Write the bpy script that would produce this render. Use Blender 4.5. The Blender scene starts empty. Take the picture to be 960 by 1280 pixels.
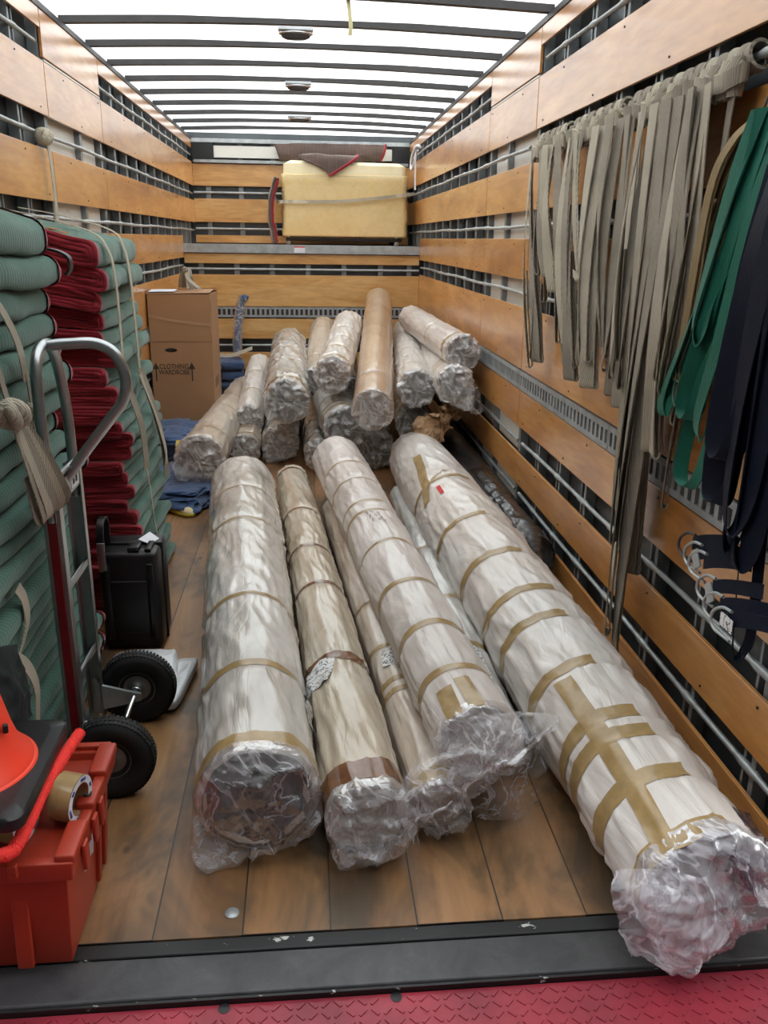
import bpy, math, random
import numpy as np
from mathutils import Vector, Matrix
random.seed(7)
S = bpy.context.scene
COL = S.collection
PI = math.pi

# ------------------------------------------------------------------ camera, world, light, exposure
cam_d = bpy.data.cameras.new('camera')
cam = bpy.data.objects.new('camera', cam_d); COL.objects.link(cam)
cam_d.sensor_width = 36; cam_d.sensor_fit = 'AUTO'; cam_d.lens = 1048.9 * 36 / 1280
cam_d.clip_start = .02; cam_d.clip_end = 100
def cam_axes(p, y, r):
    cy, sy, cp, sp = math.cos(y), math.sin(y), math.cos(p), math.sin(p)
    f = Vector((sy*cp, cy*cp, -sp)); a = Vector((cy, -sy, 0)); u = a.cross(f)
    return a*math.cos(r)+u*math.sin(r), u*math.cos(r)-a*math.sin(r), f
ra, ua, fa = cam_axes(.313863, .093277, .013819)
M = Matrix(((ra.x, ua.x, -fa.x, 1.22373), (ra.y, ua.y, -fa.y, -1.60825), (ra.z, ua.z, -fa.z, 1.57649), (0, 0, 0, 1)))
cam.matrix_world = M
S.camera = cam
wd = bpy.data.worlds.new('sky'); S.world = wd; wd.use_nodes = True
bg = wd.node_tree.nodes['Background']
bg.inputs[0].default_value = (.95, .98, 1, 1); bg.inputs[1].default_value = 3.3
S.view_settings.view_transform = 'Standard'; S.view_settings.look = 'None'
S.view_settings.exposure = 0.0; S.view_settings.gamma = 1; S.view_settings.use_curve_mapping = False

# ------------------------------------------------------------------ numpy noise
def _hash(i, j, k, s):
    n = (i.astype(np.int64)*374761393 + j.astype(np.int64)*668265263 + k.astype(np.int64)*1274126177 + s*974711) & 0xffffffff
    n = ((n ^ (n >> 13))*1274126177) & 0xffffffff
    n = ((n ^ (n >> 16))*2246822519) & 0xffffffff
    return ((n ^ (n >> 15)) & 0xffffff)/float(0xffffff)
def vn(x, y, z=0., s=0):
    x, y, z = np.broadcast_arrays(np.asarray(x, float), np.asarray(y, float), np.asarray(z, float))
    i, j, k = np.floor(x), np.floor(y), np.floor(z)
    u, v, w = x-i, y-j, z-k
    u, v, w = [t*t*t*(t*(t*6-15)+10) for t in (u, v, w)]
    o = 0
    for a in (0, 1):
        for b in (0, 1):
            for c in (0, 1):
                o = o + _hash(i+a, j+b, k+c, s)*(u if a else 1-u)*(v if b else 1-v)*(w if c else 1-w)
    return o                      # 0..1
def fb(x, y, z=0., s=0, o=3):
    t, a, n = 0, .5, 0
    for q in range(o):
        t = t + a*(vn(np.asarray(x)*2**q, np.asarray(y)*2**q, np.asarray(z)*2**q, s+q*17)-.5); n += a; a *= .5
    return t/n*2                  # -1..1
def rg(x, y, z=0., s=0, o=2):
    t, a, n = 0, 1., 0
    for q in range(o):
        m = vn(np.asarray(x)*2**q, np.asarray(y)*2**q, np.asarray(z)*2**q, s+q*31)
        t = t + a*(1-np.abs(2*m-1))**2; n += a; a *= .5
    return t/n                    # 0..1, sharp creases at 1

# ------------------------------------------------------------------ mesh helpers
class MB:
    def __init__(s): s.v = []; s.f = []; s.n = 0
    def add(s, V, F):
        V = np.asarray(V, float).reshape(-1, 3); s.v.append(V)
        s.f += [tuple(int(i)+s.n for i in f) for f in F]; s.n += len(V); return s
    def box(s, x0, x1, y0, y1, z0, z1):
        V = [(x, y, z) for x in (x0, x1) for y in (y0, y1) for z in (z0, z1)]
        return s.add(V, [(0, 1, 3, 2), (4, 6, 7, 5), (0, 4, 5, 1), (2, 3, 7, 6), (0, 2, 6, 4), (1, 5, 7, 3)])
    def obox(s, c, ax, size):     # oriented box: axes = 3 vectors
        c = np.array(c, float); A = [np.array(a, float)*h/2 for a, h in zip(ax, size)]
        V = [c+A[0]*i+A[1]*j+A[2]*k for i in (-1, 1) for j in (-1, 1) for k in (-1, 1)]
        return s.add(V, [(0, 1, 3, 2), (4, 6, 7, 5), (0, 4, 5, 1), (2, 3, 7, 6), (0, 2, 6, 4), (1, 5, 7, 3)])
    def grid(s, P, wu=False, wv=False):
        P = np.asarray(P, float); n, m = P.shape[:2]
        F = []
        for i in range(n if wu else n-1):
            a = i*m; b = ((i+1) % n)*m
            for j in range(m if wv else m-1):
                j2 = (j+1) % m
                F.append((a+j, b+j, b+j2, a+j2))
        return s.add(P.reshape(-1, 3), F)
    def tube(s, path, r, seg=10, closed=False, cap=True):
        P = np.array(path, float); n = len(P)
        T = np.array([(P[(i+1) % n]-P[i-1]) if closed or 0 < i < n-1 else (P[1]-P[0] if i == 0 else P[-1]-P[-2]) for i in range(n)])
        T /= np.linalg.norm(T, axis=1)[:, None]+1e-12
        u = np.cross(T[0], (0, 0, 1.)); u = u if np.linalg.norm(u) > 1e-3 else np.cross(T[0], (1., 0, 0)); u /= np.linalg.norm(u)
        rr = np.broadcast_to(np.asarray(r, float), (n,))
        R = []
        for i in range(n):
            u = u-T[i]*(u@T[i]); u /= np.linalg.norm(u); w = np.cross(T[i], u)
            R.append([P[i]+rr[i]*(u*math.cos(a)+w*math.sin(a)) for a in np.arange(seg)*2*PI/seg])
        base = s.n
        s.grid(R, closed, True)
        if cap and not closed:
            s.f.append(tuple(base+k for k in range(seg))[::-1]); s.f.append(tuple(base+(n-1)*seg+k for k in range(seg)))
        return s
    def ribbon(s, path, wid, th=.0025, nrm=None):
        # strip of webbing along path; wid = width vectors (n,3) or one vector
        s.rib = True; P = np.array(path, float); n = len(P)
        Wd = np.broadcast_to(np.asarray(wid, float), (n, 3))
        T = np.gradient(P, axis=0); N = np.cross(T, Wd); N /= np.linalg.norm(N, axis=1)[:, None]+1e-9
        R = [[P[i]-Wd[i]/2-N[i]*th/2, P[i]+Wd[i]/2-N[i]*th/2, P[i]+Wd[i]/2+N[i]*th/2, P[i]-Wd[i]/2+N[i]*th/2] for i in range(n)]
        b = s.n; s.grid(R, False, True)
        s.f += [(b, b+1, b+2, b+3), (b+4*n-1, b+4*n-2, b+4*n-3, b+4*n-4)]
        return s
    def lathe(s, prof, c=(0, 0, 0), ax='z', seg=32):
        # prof: list of (r, h)
        R = []
        for r, h in prof:
            row = []
            for a in np.arange(seg)*2*PI/seg:
                p, q = r*math.cos(a), r*math.sin(a)
                row.append({'z': (p, q, h), 'y': (p, h, q), 'x': (h, p, q)}[ax])
            R.append(row)
        return s.grid(np.array(R)+np.array(c), False, True)
    def build(s, name, mat, parent=None, origin=(0, 0, 0), smooth=True, bevel=0, label=None, auto=None):
        me = bpy.data.meshes.new(name)
        V = (np.concatenate(s.v) if s.v else np.zeros((0, 3)))-np.array(origin, float)
        me.from_pydata(V.tolist(), [], s.f); me.update()
        if mat: me.materials.append(mat)
        if smooth: me.polygons.foreach_set('use_smooth', [True]*len(me.polygons))
        o = bpy.data.objects.new(name, me); COL.objects.link(o)
        if parent: o.parent = parent
        else: o.location = origin
        if bevel:
            b = o.modifiers.new('bevel', 'BEVEL'); b.width = bevel; b.segments = 3; b.limit_method = 'ANGLE'
        if smooth and auto:
            e = o.modifiers.new('edges', 'EDGE_SPLIT'); e.split_angle = math.radians(auto)
        if getattr(s, 'rib', 0) and smooth and not auto and not bevel:
            e = o.modifiers.new('edges', 'EDGE_SPLIT'); e.split_angle = math.radians(48)
        if label: o['label'] = label
        return o
def thing(name, label, cat, loc=(0, 0, 0), group=None):
    o = bpy.data.objects.new(name, None); COL.objects.link(o); o.location = loc
    o.empty_display_size = .1
    o['label'] = label; o['category'] = cat
    if group: o['group'] = group
    return o
def tag(o, label, cat, group=None):
    o['label'] = label; o['category'] = cat
    if group: o['group'] = group
    return o
def struct(o): o['kind'] = 'structure'; return o
def smoothpath(pts, n=40, closed=False):
    P = [np.array(p, float) for p in pts]; m = len(P); out = []
    segs = m if closed else m-1
    for k in range(segs):
        p0 = P[k-1] if (closed or k > 0) else 2*P[0]-P[1]
        p1 = P[k]; p2 = P[(k+1) % m]
        p3 = P[(k+2) % m] if (closed or k+2 < m) else 2*P[-1]-P[-2]
        c = max(2, n//segs)
        for t in np.arange(c)/c:
            out.append(.5*((2*p1)+(-p0+p2)*t+(2*p0-5*p1+4*p2-p3)*t*t+(-p0+3*p1-3*p2+p3)*t**3))
    if not closed: out.append(P[-1])
    return np.array(out)

# ------------------------------------------------------------------ material helpers
def newmat(name):
    m = bpy.data.materials.new(name); m.use_nodes = True
    return m, m.node_tree, m.node_tree.nodes['Principled BSDF']
def lin(c): return tuple((x/12.92 if x <= .04045 else ((x+.055)/1.055)**2.4) for x in [v/255 for v in c])+(1,)
def nd(t, typ, **k):
    n = t.nodes.new(typ)
    for a, b in k.items(): setattr(n, a, b)
    return n
def mapping(t, scale=(1, 1, 1), coord='Object', rot=(0, 0, 0)):
    tc = nd(t, 'ShaderNodeTexCoord'); mp = nd(t, 'ShaderNodeMapping')
    mp.inputs['Scale'].default_value = scale; mp.inputs['Rotation'].default_value = rot
    t.links.new(tc.outputs[coord], mp.inputs[0]); return mp.outputs[0]
def noise(t, vec, scale, detail=4, rough=.55, dist=0):
    n = nd(t, 'ShaderNodeTexNoise'); n.inputs['Scale'].default_value = scale; n.inputs['Detail'].default_value = detail
    n.inputs['Roughness'].default_value = rough; n.inputs['Distortion'].default_value = dist
    t.links.new(vec, n.inputs['Vector']); return n.outputs['Fac']
def ramp(t, fac, stops):
    r = nd(t, 'ShaderNodeValToRGB'); e = r.color_ramp.elements
    while len(e) < len(stops): e.new(.5)
    for i, (p, c) in enumerate(stops): e[i].position = p; e[i].color = c
    t.links.new(fac, r.inputs[0]); return r.outputs[0]
def bump(t, b, h, strength=.3, dist=.01, prev=None):
    n = nd(t, 'ShaderNodeBump'); n.inputs['Strength'].default_value = strength; n.inputs['Distance'].default_value = dist
    t.links.new(h, n.inputs['Height'])
    if prev is not None: t.links.new(prev, n.inputs['Normal'])
    t.links.new(n.outputs[0], b.inputs['Normal']); return n.outputs[0]
def simple(name, c, rough=.5, metal=0, var=.12, nscale=8, bmp=0, bscale=60, coat=0, scale=(1, 1, 1), spec=.5):
    m, t, b = newmat(name); v = mapping(t, scale)
    L = lin(c)
    f = noise(t, v, nscale)
    lo = tuple(x*(1-var) for x in L[:3])+(1,); hi = tuple(min(1, x*(1+var)) for x in L[:3])+(1,)
    t.links.new(ramp(t, f, [(.3, lo), (.7, hi)]), b.inputs['Base Color'])
    b.inputs['Roughness'].default_value = rough; b.inputs['Metallic'].default_value = metal
    b.inputs['Coat Weight'].default_value = coat; b.inputs['Specular IOR Level'].default_value = spec
    if bmp: bump(t, b, noise(t, v, bscale, 3), bmp, .004)
    return m
def plywood(name, c1, c2, c3, along='y', rough=.33):
    m, t, b = newmat(name)
    sc = {'y': (1, .16, 1), 'x': (.16, 1, 1), 'z': (1, 1, .16)}[along]
    v = mapping(t, sc)
    info = nd(t, 'ShaderNodeObjectInfo')
    add = nd(t, 'ShaderNodeVectorMath', operation='ADD'); t.links.new(v, add.inputs[0])
    mul = nd(t, 'ShaderNodeMath', operation='MULTIPLY'); mul.inputs[1].default_value = 30
    t.links.new(info.outputs['Random'], mul.inputs[0]); t.links.new(mul.outputs[0], add.inputs[1])
    f1 = noise(t, add.outputs[0], 5, 6, .6, 1.2)
    col = ramp(t, f1, [(.28, lin(c1)), (.5, lin(c2)), (.72, lin(c3))])
    f2 = noise(t, add.outputs[0], 40, 3)
    mx = nd(t, 'ShaderNodeMixRGB', blend_type='MULTIPLY'); mx.inputs[0].default_value = .35
    t.links.new(col, mx.inputs[1]); t.links.new(ramp(t, f2, [(.35, (.6, .5, .42, 1)), (.6, (1, 1, 1, 1))]), mx.inputs[2])
    f3 = noise(t, mapping(t, (1, 1, 1)), 1.7, 2)
    m2 = nd(t, 'ShaderNodeMixRGB', blend_type='MULTIPLY'); m2.inputs[0].default_value = .6
    t.links.new(mx.outputs[0], m2.inputs[1]); t.links.new(ramp(t, f3, [(.35, (.74, .66, .58, 1)), (.6, (1, 1, 1, 1))]), m2.inputs[2])
    t.links.new(m2.outputs[0], b.inputs['Base Color'])
    b.inputs['Roughness'].default_value = rough; b.inputs['Coat Weight'].default_value = .85; b.inputs['Coat Roughness'].default_value = .22; b.inputs['Coat IOR'].default_value = 1.6
    bump(t, b, f2, .06, .003)
    return m
def wrap_mat(name, c1, c2, c3, rough=.3, coat=.5, fold=.5):
    # plastic-wrapped rug: milky film over cloth, creased
    m, t, b = newmat(name)
    v = mapping(t, (1, .45, 1)); v2 = mapping(t, (1, .3, 1), rot=(.5, .2, .6))
    f = noise(t, v, 3.2, 3, .5, 1.0)
    g = noise(t, v2, 16, 4, .6, 1.5)
    col = ramp(t, f, [(.25, lin(c1)), (.5, lin(c2)), (.75, lin(c3))])
    mx = nd(t, 'ShaderNodeMixRGB', blend_type='SOFT_LIGHT'); mx.inputs[0].default_value = .16
    t.links.new(col, mx.inputs[1]); t.links.new(ramp(t, g, [(.3, (.25, .25, .25, 1)), (.7, (.8, .8, .8, 1))]), mx.inputs[2])
    t.links.new(mx.outputs[0], b.inputs['Base Color'])
    b.inputs['Roughness'].default_value = rough; b.inputs['Coat Weight'].default_value = coat; b.inputs['Coat Roughness'].default_value = .15; b.inputs['Coat IOR'].default_value = 1.5
    def crease(vec, sc, dist):
        ab = nd(t, 'ShaderNodeMath', operation='SUBTRACT'); ab.inputs[1].default_value = .5; t.links.new(noise(t, vec, sc, 3, .5, dist), ab.inputs[0])
        a2 = nd(t, 'ShaderNodeMath', operation='ABSOLUTE'); t.links.new(ab.outputs[0], a2.inputs[0])
        a3 = nd(t, 'ShaderNodeMath', operation='POWER'); a3.inputs[1].default_value = .6; t.links.new(a2.outputs[0], a3.inputs[0]); return a3.outputs[0]
    p = bump(t, b, crease(v2, 5.5, 1.2), fold*.7, .016)
    p = bump(t, b, crease(mapping(t, (1, .22, 1), rot=(-.35, .3, -.5)), 13, 1.6), fold*.35, .008, p)
    bump(t, b, noise(t, v, 5, 2), fold*.8, .03, p)
    return m
def film_mat(name, tint=(.9, .9, .92), opac=.3, rough=.12, vein=.28, gloss=.4, sc=9):
    # thin clear plastic: mostly transparent, glossy, whitish where it is creased
    m, t, b = newmat(name)
    v = mapping(t, (1, 1, 1))
    b.inputs['Base Color'].default_value = tint+(1,); b.inputs['Roughness'].default_value = rough
    b.inputs['Specular IOR Level'].default_value = .8
    b.inputs['Coat Weight'].default_value = .5; b.inputs['Coat Roughness'].default_value = .1
    n1 = noise(t, v, sc, 3, .55, 1.6)
    bump(t, b, n1, .7, .014)
    tr = nd(t, 'ShaderNodeBsdfTransparent'); gl = nd(t, 'ShaderNodeBsdfGlossy'); gl.inputs['Roughness'].default_value = .2
    bn = nd(t, 'ShaderNodeBump'); bn.inputs['Strength'].default_value = .9; bn.inputs['Distance'].default_value = .014
    t.links.new(n1, bn.inputs['Height']); t.links.new(bn.outputs[0], gl.inputs['Normal'])
    fr = nd(t, 'ShaderNodeFresnel'); fr.inputs['IOR'].default_value = 1.5; t.links.new(bn.outputs[0], fr.inputs['Normal'])
    m1 = nd(t, 'ShaderNodeMixShader'); m2 = nd(t, 'ShaderNodeMixShader')
    ab = nd(t, 'ShaderNodeMath', operation='SUBTRACT'); ab.inputs[1].default_value = .5; t.links.new(noise(t, v, sc*.66, 3, .55, 1.8), ab.inputs[0])
    a2 = nd(t, 'ShaderNodeMath', operation='ABSOLUTE'); t.links.new(ab.outputs[0], a2.inputs[0])
    r = nd(t, 'ShaderNodeMapRange'); r.inputs[1].default_value = 0; r.inputs[2].default_value = .045
    r.inputs[3].default_value = min(1, opac+vein); r.inputs[4].default_value = opac*.75
    t.links.new(a2.outputs[0], r.inputs[0])
    fs = nd(t, 'ShaderNodeMath', operation='MULTIPLY'); fs.inputs[1].default_value = gloss; t.links.new(fr.outputs[0], fs.inputs[0])
    t.links.new(fs.outputs[0], m1.inputs[0]); t.links.new(tr.outputs[0], m1.inputs[1]); t.links.new(gl.outputs[0], m1.inputs[2])
    t.links.new(r.outputs[0], m2.inputs[0]); t.links.new(m1.outputs[0], m2.inputs[1]); t.links.new(b.outputs[0], m2.inputs[2])
    t.links.new(m2.outputs[0], t.nodes['Material Output'].inputs[0])
    return m
def ribbed(name, c, freq, axis='y', rough=.9, strength=.5, var=.15, sheen=.3, stripe=0):
    m, t, b = newmat(name); v = mapping(t)
    L = lin(c); f = noise(t, v, 5, 4)
    t.links.new(ramp(t, f, [(.3, tuple(x*(1-var) for x in L[:3])+(1,)), (.7, tuple(x*(1+var) for x in L[:3])+(1,))]), b.inputs['Base Color'])
    b.inputs['Roughness'].default_value = rough; b.inputs['Sheen Weight'].default_value = sheen; b.inputs['Specular IOR Level'].default_value = .2
    w = nd(t, 'ShaderNodeTexWave', bands_direction=axis.upper()); w.inputs['Scale'].default_value = freq
    w.inputs['Distortion'].default_value = 1.2; w.inputs['Detail'].default_value = 2
    t.links.new(v, w.inputs['Vector'])
    if stripe:
        src = b.inputs['Base Color'].links[0].from_socket; mx = nd(t, 'ShaderNodeMixRGB', blend_type='MULTIPLY'); mx.inputs[0].default_value = stripe
        t.links.new(src, mx.inputs[1]); t.links.new(ramp(t, w.outputs['Fac'], [(.15, (.45, .43, .40, 1)), (.6, (1, 1, 1, 1))]), mx.inputs[2]); t.links.new(mx.outputs[0], b.inputs['Base Color'])
    p = bump(t, b, w.outputs['Fac'], strength, .004)
    bump(t, b, noise(t, v, 90, 3), .25, .003, p)
    return m

MT = {}
MT['ply'] = plywood('plywood_side', (182, 120, 60), (214, 152, 84), (226, 172, 108))
MT['ply_back'] = plywood('plywood_back', (198, 146, 82), (220, 172, 106), (230, 190, 130), 'x')
MT['galv'] = simple('galvanised_steel', (172, 177, 178), .42, .45, .2, 14, .1, 40)
MT['skin'] = simple('dark_wall_skin', (84, 88, 90), .35, .4, .25, 3)
MT['white_skin'] = simple('white_wall_skin', (218, 216, 208), .4, 0, .05, 3)
MT['post'] = simple('post_steel', (138, 142, 144), .45, .5, .15, 9)
MT['rail_dark'] = simple('dark_steel', (64, 62, 62), .5, .3, .15, 9)
MT['alu'] = simple('aluminium', (176, 178, 180), .3, .95, .12, 10, .05, 80)
MT['black'] = simple('black_plastic', (22, 22, 24), .45, 0, .2, 10, .08, 120)
MT['rubber'] = simple('tyre_rubber', (26, 26, 27), .75, 0, .2, 10, .1, 90)
MT['chrome'] = simple('chrome', (205, 205, 205), .15, 1, .05, 10)
# translucent fibreglass roof
m, t, b = newmat('translucent_roof')
tl = nd(t, 'ShaderNodeBsdfTranslucent'); tl.inputs[0].default_value = (.97, .98, .97, 1)
t.links.new(ramp(t, noise(t, mapping(t, (.3, 3, 1)), 4), [(.3, (.9, .92, .92, 1)), (.7, (.98, .98, .97, 1))]), tl.inputs[0])
t.links.new(tl.outputs[0], t.nodes['Material Output'].inputs[0]); MT['roof'] = m
# plank floor, boards along y
m, t, b = newmat('plank_floor')
tc = nd(t, 'ShaderNodeTexCoord'); sp = nd(t, 'ShaderNodeSeparateXYZ'); t.links.new(tc.outputs['Object'], sp.inputs[0])
cb = nd(t, 'ShaderNodeCombineXYZ'); t.links.new(sp.outputs['Y'], cb.inputs['X']); t.links.new(sp.outputs['X'], cb.inputs['Y'])
br = nd(t, 'ShaderNodeTexBrick'); br.offset = .37; br.inputs['Scale'].default_value = 1; br.inputs['Brick Width'].default_value = 5.2
br.inputs['Row Height'].default_value = .21; br.inputs['Mortar Size'].default_value = .0022; br.inputs['Bias'].default_value = 0
br.inputs['Color1'].default_value = lin((166, 124, 82)); br.inputs['Color2'].default_value = lin((136, 98, 62)); br.inputs['Mortar'].default_value = lin((42, 26, 18))
t.links.new(cb.outputs[0], br.inputs['Vector'])
vv = mapping(t, (1, .1, 1)); g1 = noise(t, vv, 14, 6, .65, .8)
mx = nd(t, 'ShaderNodeMixRGB', blend_type='MULTIPLY'); mx.inputs[0].default_value = .75
t.links.new(br.outputs['Color'], mx.inputs[1]); t.links.new(ramp(t, g1, [(.3, (.52, .43, .36, 1)), (.62, (1, 1, 1, 1))]), mx.inputs[2])
vb = mapping(t, (1, .5, 1)); g2 = noise(t, vb, 4.2, 4, .62, .5)
m2 = nd(t, 'ShaderNodeMixRGB', blend_type='MIX'); t.links.new(ramp(t, g2, [(.45, (0, 0, 0, 1)), (.64, (.8, .8, .8, 1))]), m2.inputs[0])
t.links.new(mx.outputs[0], m2.inputs[1]); m2.inputs[2].default_value = lin((54, 52, 43))
vk = nd(t, 'ShaderNodeTexVoronoi'); vk.inputs['Scale'].default_value = 3.1; t.links.new(mapping(t, (1.3, .8, 1)), vk.inputs['Vector'])
m3 = nd(t, 'ShaderNodeMixRGB', blend_type='MIX'); t.links.new(ramp(t, vk.outputs['Distance'], [(.03, (.8, .8, .8, 1)), (.06, (0, 0, 0, 1))]), m3.inputs[0])
t.links.new(m2.outputs[0], m3.inputs[1]); m3.inputs[2].default_value = lin((70, 44, 26))
t.links.new(m3.outputs[0], b.inputs['Base Color']); b.inputs['Roughness'].default_value = .42
bump(t, b, g1, .12, .003); MT['floor'] = m
m, t, b = newmat('painted_sill')
v = mapping(t); f = noise(t, v, 9, 6, .7, .6)
t.links.new(ramp(t, f, [(.3, lin((44, 44, 46))), (.6, lin((66, 66, 68))), (.78, lin((84, 80, 78)))]), b.inputs['Base Color']); b.inputs['Roughness'].default_value = .42
bump(t, b, noise(t, v, 60, 3), .2, .003); MT['sill'] = m
m, t, b = newmat('chipped_black_edge')
v = mapping(t, (.6, 1, 1)); f = noise(t, v, 30, 4, .6)
t.links.new(ramp(t, f, [(.65, lin((24, 24, 25))), (.68, lin((190, 190, 185)))]), b.inputs['Base Color']); b.inputs['Roughness'].default_value = .5; MT['edge'] = m
MT['ramp'] = simple('red_paint_plate', (138, 40, 54), .4, .1, .3, 6, .1, 60)
MT['film'] = film_mat('clear_film', (.74, .73, .75), .18)
MT['film_milky'] = film_mat('milky_film', (.76, .74, .77), .24, .16)
MT['film_white'] = film_mat('white_film', (.80, .79, .84), .42, .2, .3, .4, 8)
MT['film_black'] = film_mat('black_film', (.015, .015, .017), .82, .2, .1, .3, 14)
MT['film_soft'] = film_mat('soft_film', (.74, .73, .73), .42, .3, .22, .25, 6)
MT['film_dark'] = film_mat('dark_film', (.08, .05, .07), .7, .16)
MT['tape'] = simple('tan_packing_tape', (158, 132, 88), .3, 0, .14, 30, .15, 60, .3)
MT['btape'] = simple('brown_packing_tape', (112, 74, 48), .22, 0, .25, 22, .2, 50, .5)
MT['kraft'] = simple('kraft_paper', (166, 132, 98), .6, 0, .12, 6, .15, 30)
MT['card'] = simple('cardboard', (156, 118, 84), .7, 0, .06, 3, .05, 50)
MT['card_edge'] = simple('cardboard_dark', (120, 88, 60), .8, 0, .1, 3)
MT['ink'] = simple('box_print_ink', (52, 46, 40), .8)
MT['green'] = ribbed('green_quilt', (70, 106, 94), 16, 'y', .92, .16)
MT['binding'] = ribbed('red_binding', (136, 30, 42), 20, 'y', .85, .2)
MT['brown_felt'] = ribbed('brown_quilt', (92, 76, 70), 8, 'x', .95, .4)
MT['blue_felt'] = ribbed('blue_quilt', (62, 82, 116), 9, 'y', .95, .4)
MT['web'] = ribbed('tan_webbing', (192, 183, 164), 58, 'y', .85, .5, .16, .1, .5)
MT['web2'] = ribbed('grey_webbing', (160, 151, 136), 58, 'y', .85, .5, .2, .1, .5)
MT['web_brown'] = ribbed('brown_webbing', (134, 112, 74), 30, 'y', .6, .3, .14, .1)
MT['web_green'] = ribbed('green_webbing', (20, 98, 80), 30, 'y', .5, .08, .14, .1)
MT['web_navy'] = ribbed('navy_webbing', (10, 17, 34), 30, 'y', .6, .02, .14, 0)
MT['red_plastic'] = simple('red_tote_plastic', (168, 54, 32), .42, 0, .08, 5, .08, 90)
MT['orange'] = simple('cone_orange', (238, 62, 34), .45, 0, .06, 5)
MT['red_bright'] = simple('bright_red_fuzz', (246, 52, 44), .8, 0, .1, 60, .9, 220)
MT['red_paint'] = simple('red_rail_paint', (128, 22, 36), .35, .1, .15, 9)
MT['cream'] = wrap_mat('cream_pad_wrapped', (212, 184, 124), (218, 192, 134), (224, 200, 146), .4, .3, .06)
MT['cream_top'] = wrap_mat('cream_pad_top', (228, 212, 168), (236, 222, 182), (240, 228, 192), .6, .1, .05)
MT['white_bag'] = simple('white_plastic_bag', (206, 208, 210), .3, 0, .06, 6, .3, 30, .2)
MT['bolt'] = simple('bolt_heads', (56, 44, 36), .5, .5)
MT['orange_print'] = simple('orange_print', (206, 130, 62), .8)
MT['yellow'] = simple('yellow_trim', (206, 188, 70), .7)
MT['beige'] = simple('beige_canvas', (190, 176, 138), .8)
MT['pink'] = simple('pink_tag', (236, 70, 140), .6)
MT['red_mark'] = simple('red_marker', (200, 40, 50), .6)
MT['lens'] = simple('lamp_lens', (70, 66, 68), .3)
MT['tape_core'] = simple('tape_label', (222, 224, 230), .5)
MT['blue_ink'] = simple('blue_ink', (60, 80, 150), .5)
m, t, b = newmat('handwritten_label')
v = mapping(t, (1, 1, 1)); w = nd(t, 'ShaderNodeTexWave', bands_direction='Y'); w.inputs['Scale'].default_value = 13; w.inputs['Distortion'].default_value = 9
w.inputs['Detail'].default_value = 3; w.inputs['Detail Scale'].default_value = 6; t.links.new(v, w.inputs['Vector'])
t.links.new(ramp(t, w.outputs['Fac'], [(.10, lin((60, 62, 70))), (.2, lin((222, 222, 220)))]), b.inputs['Base Color']); b.inputs['Roughness'].default_value = .5; MT['label'] = m

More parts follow.
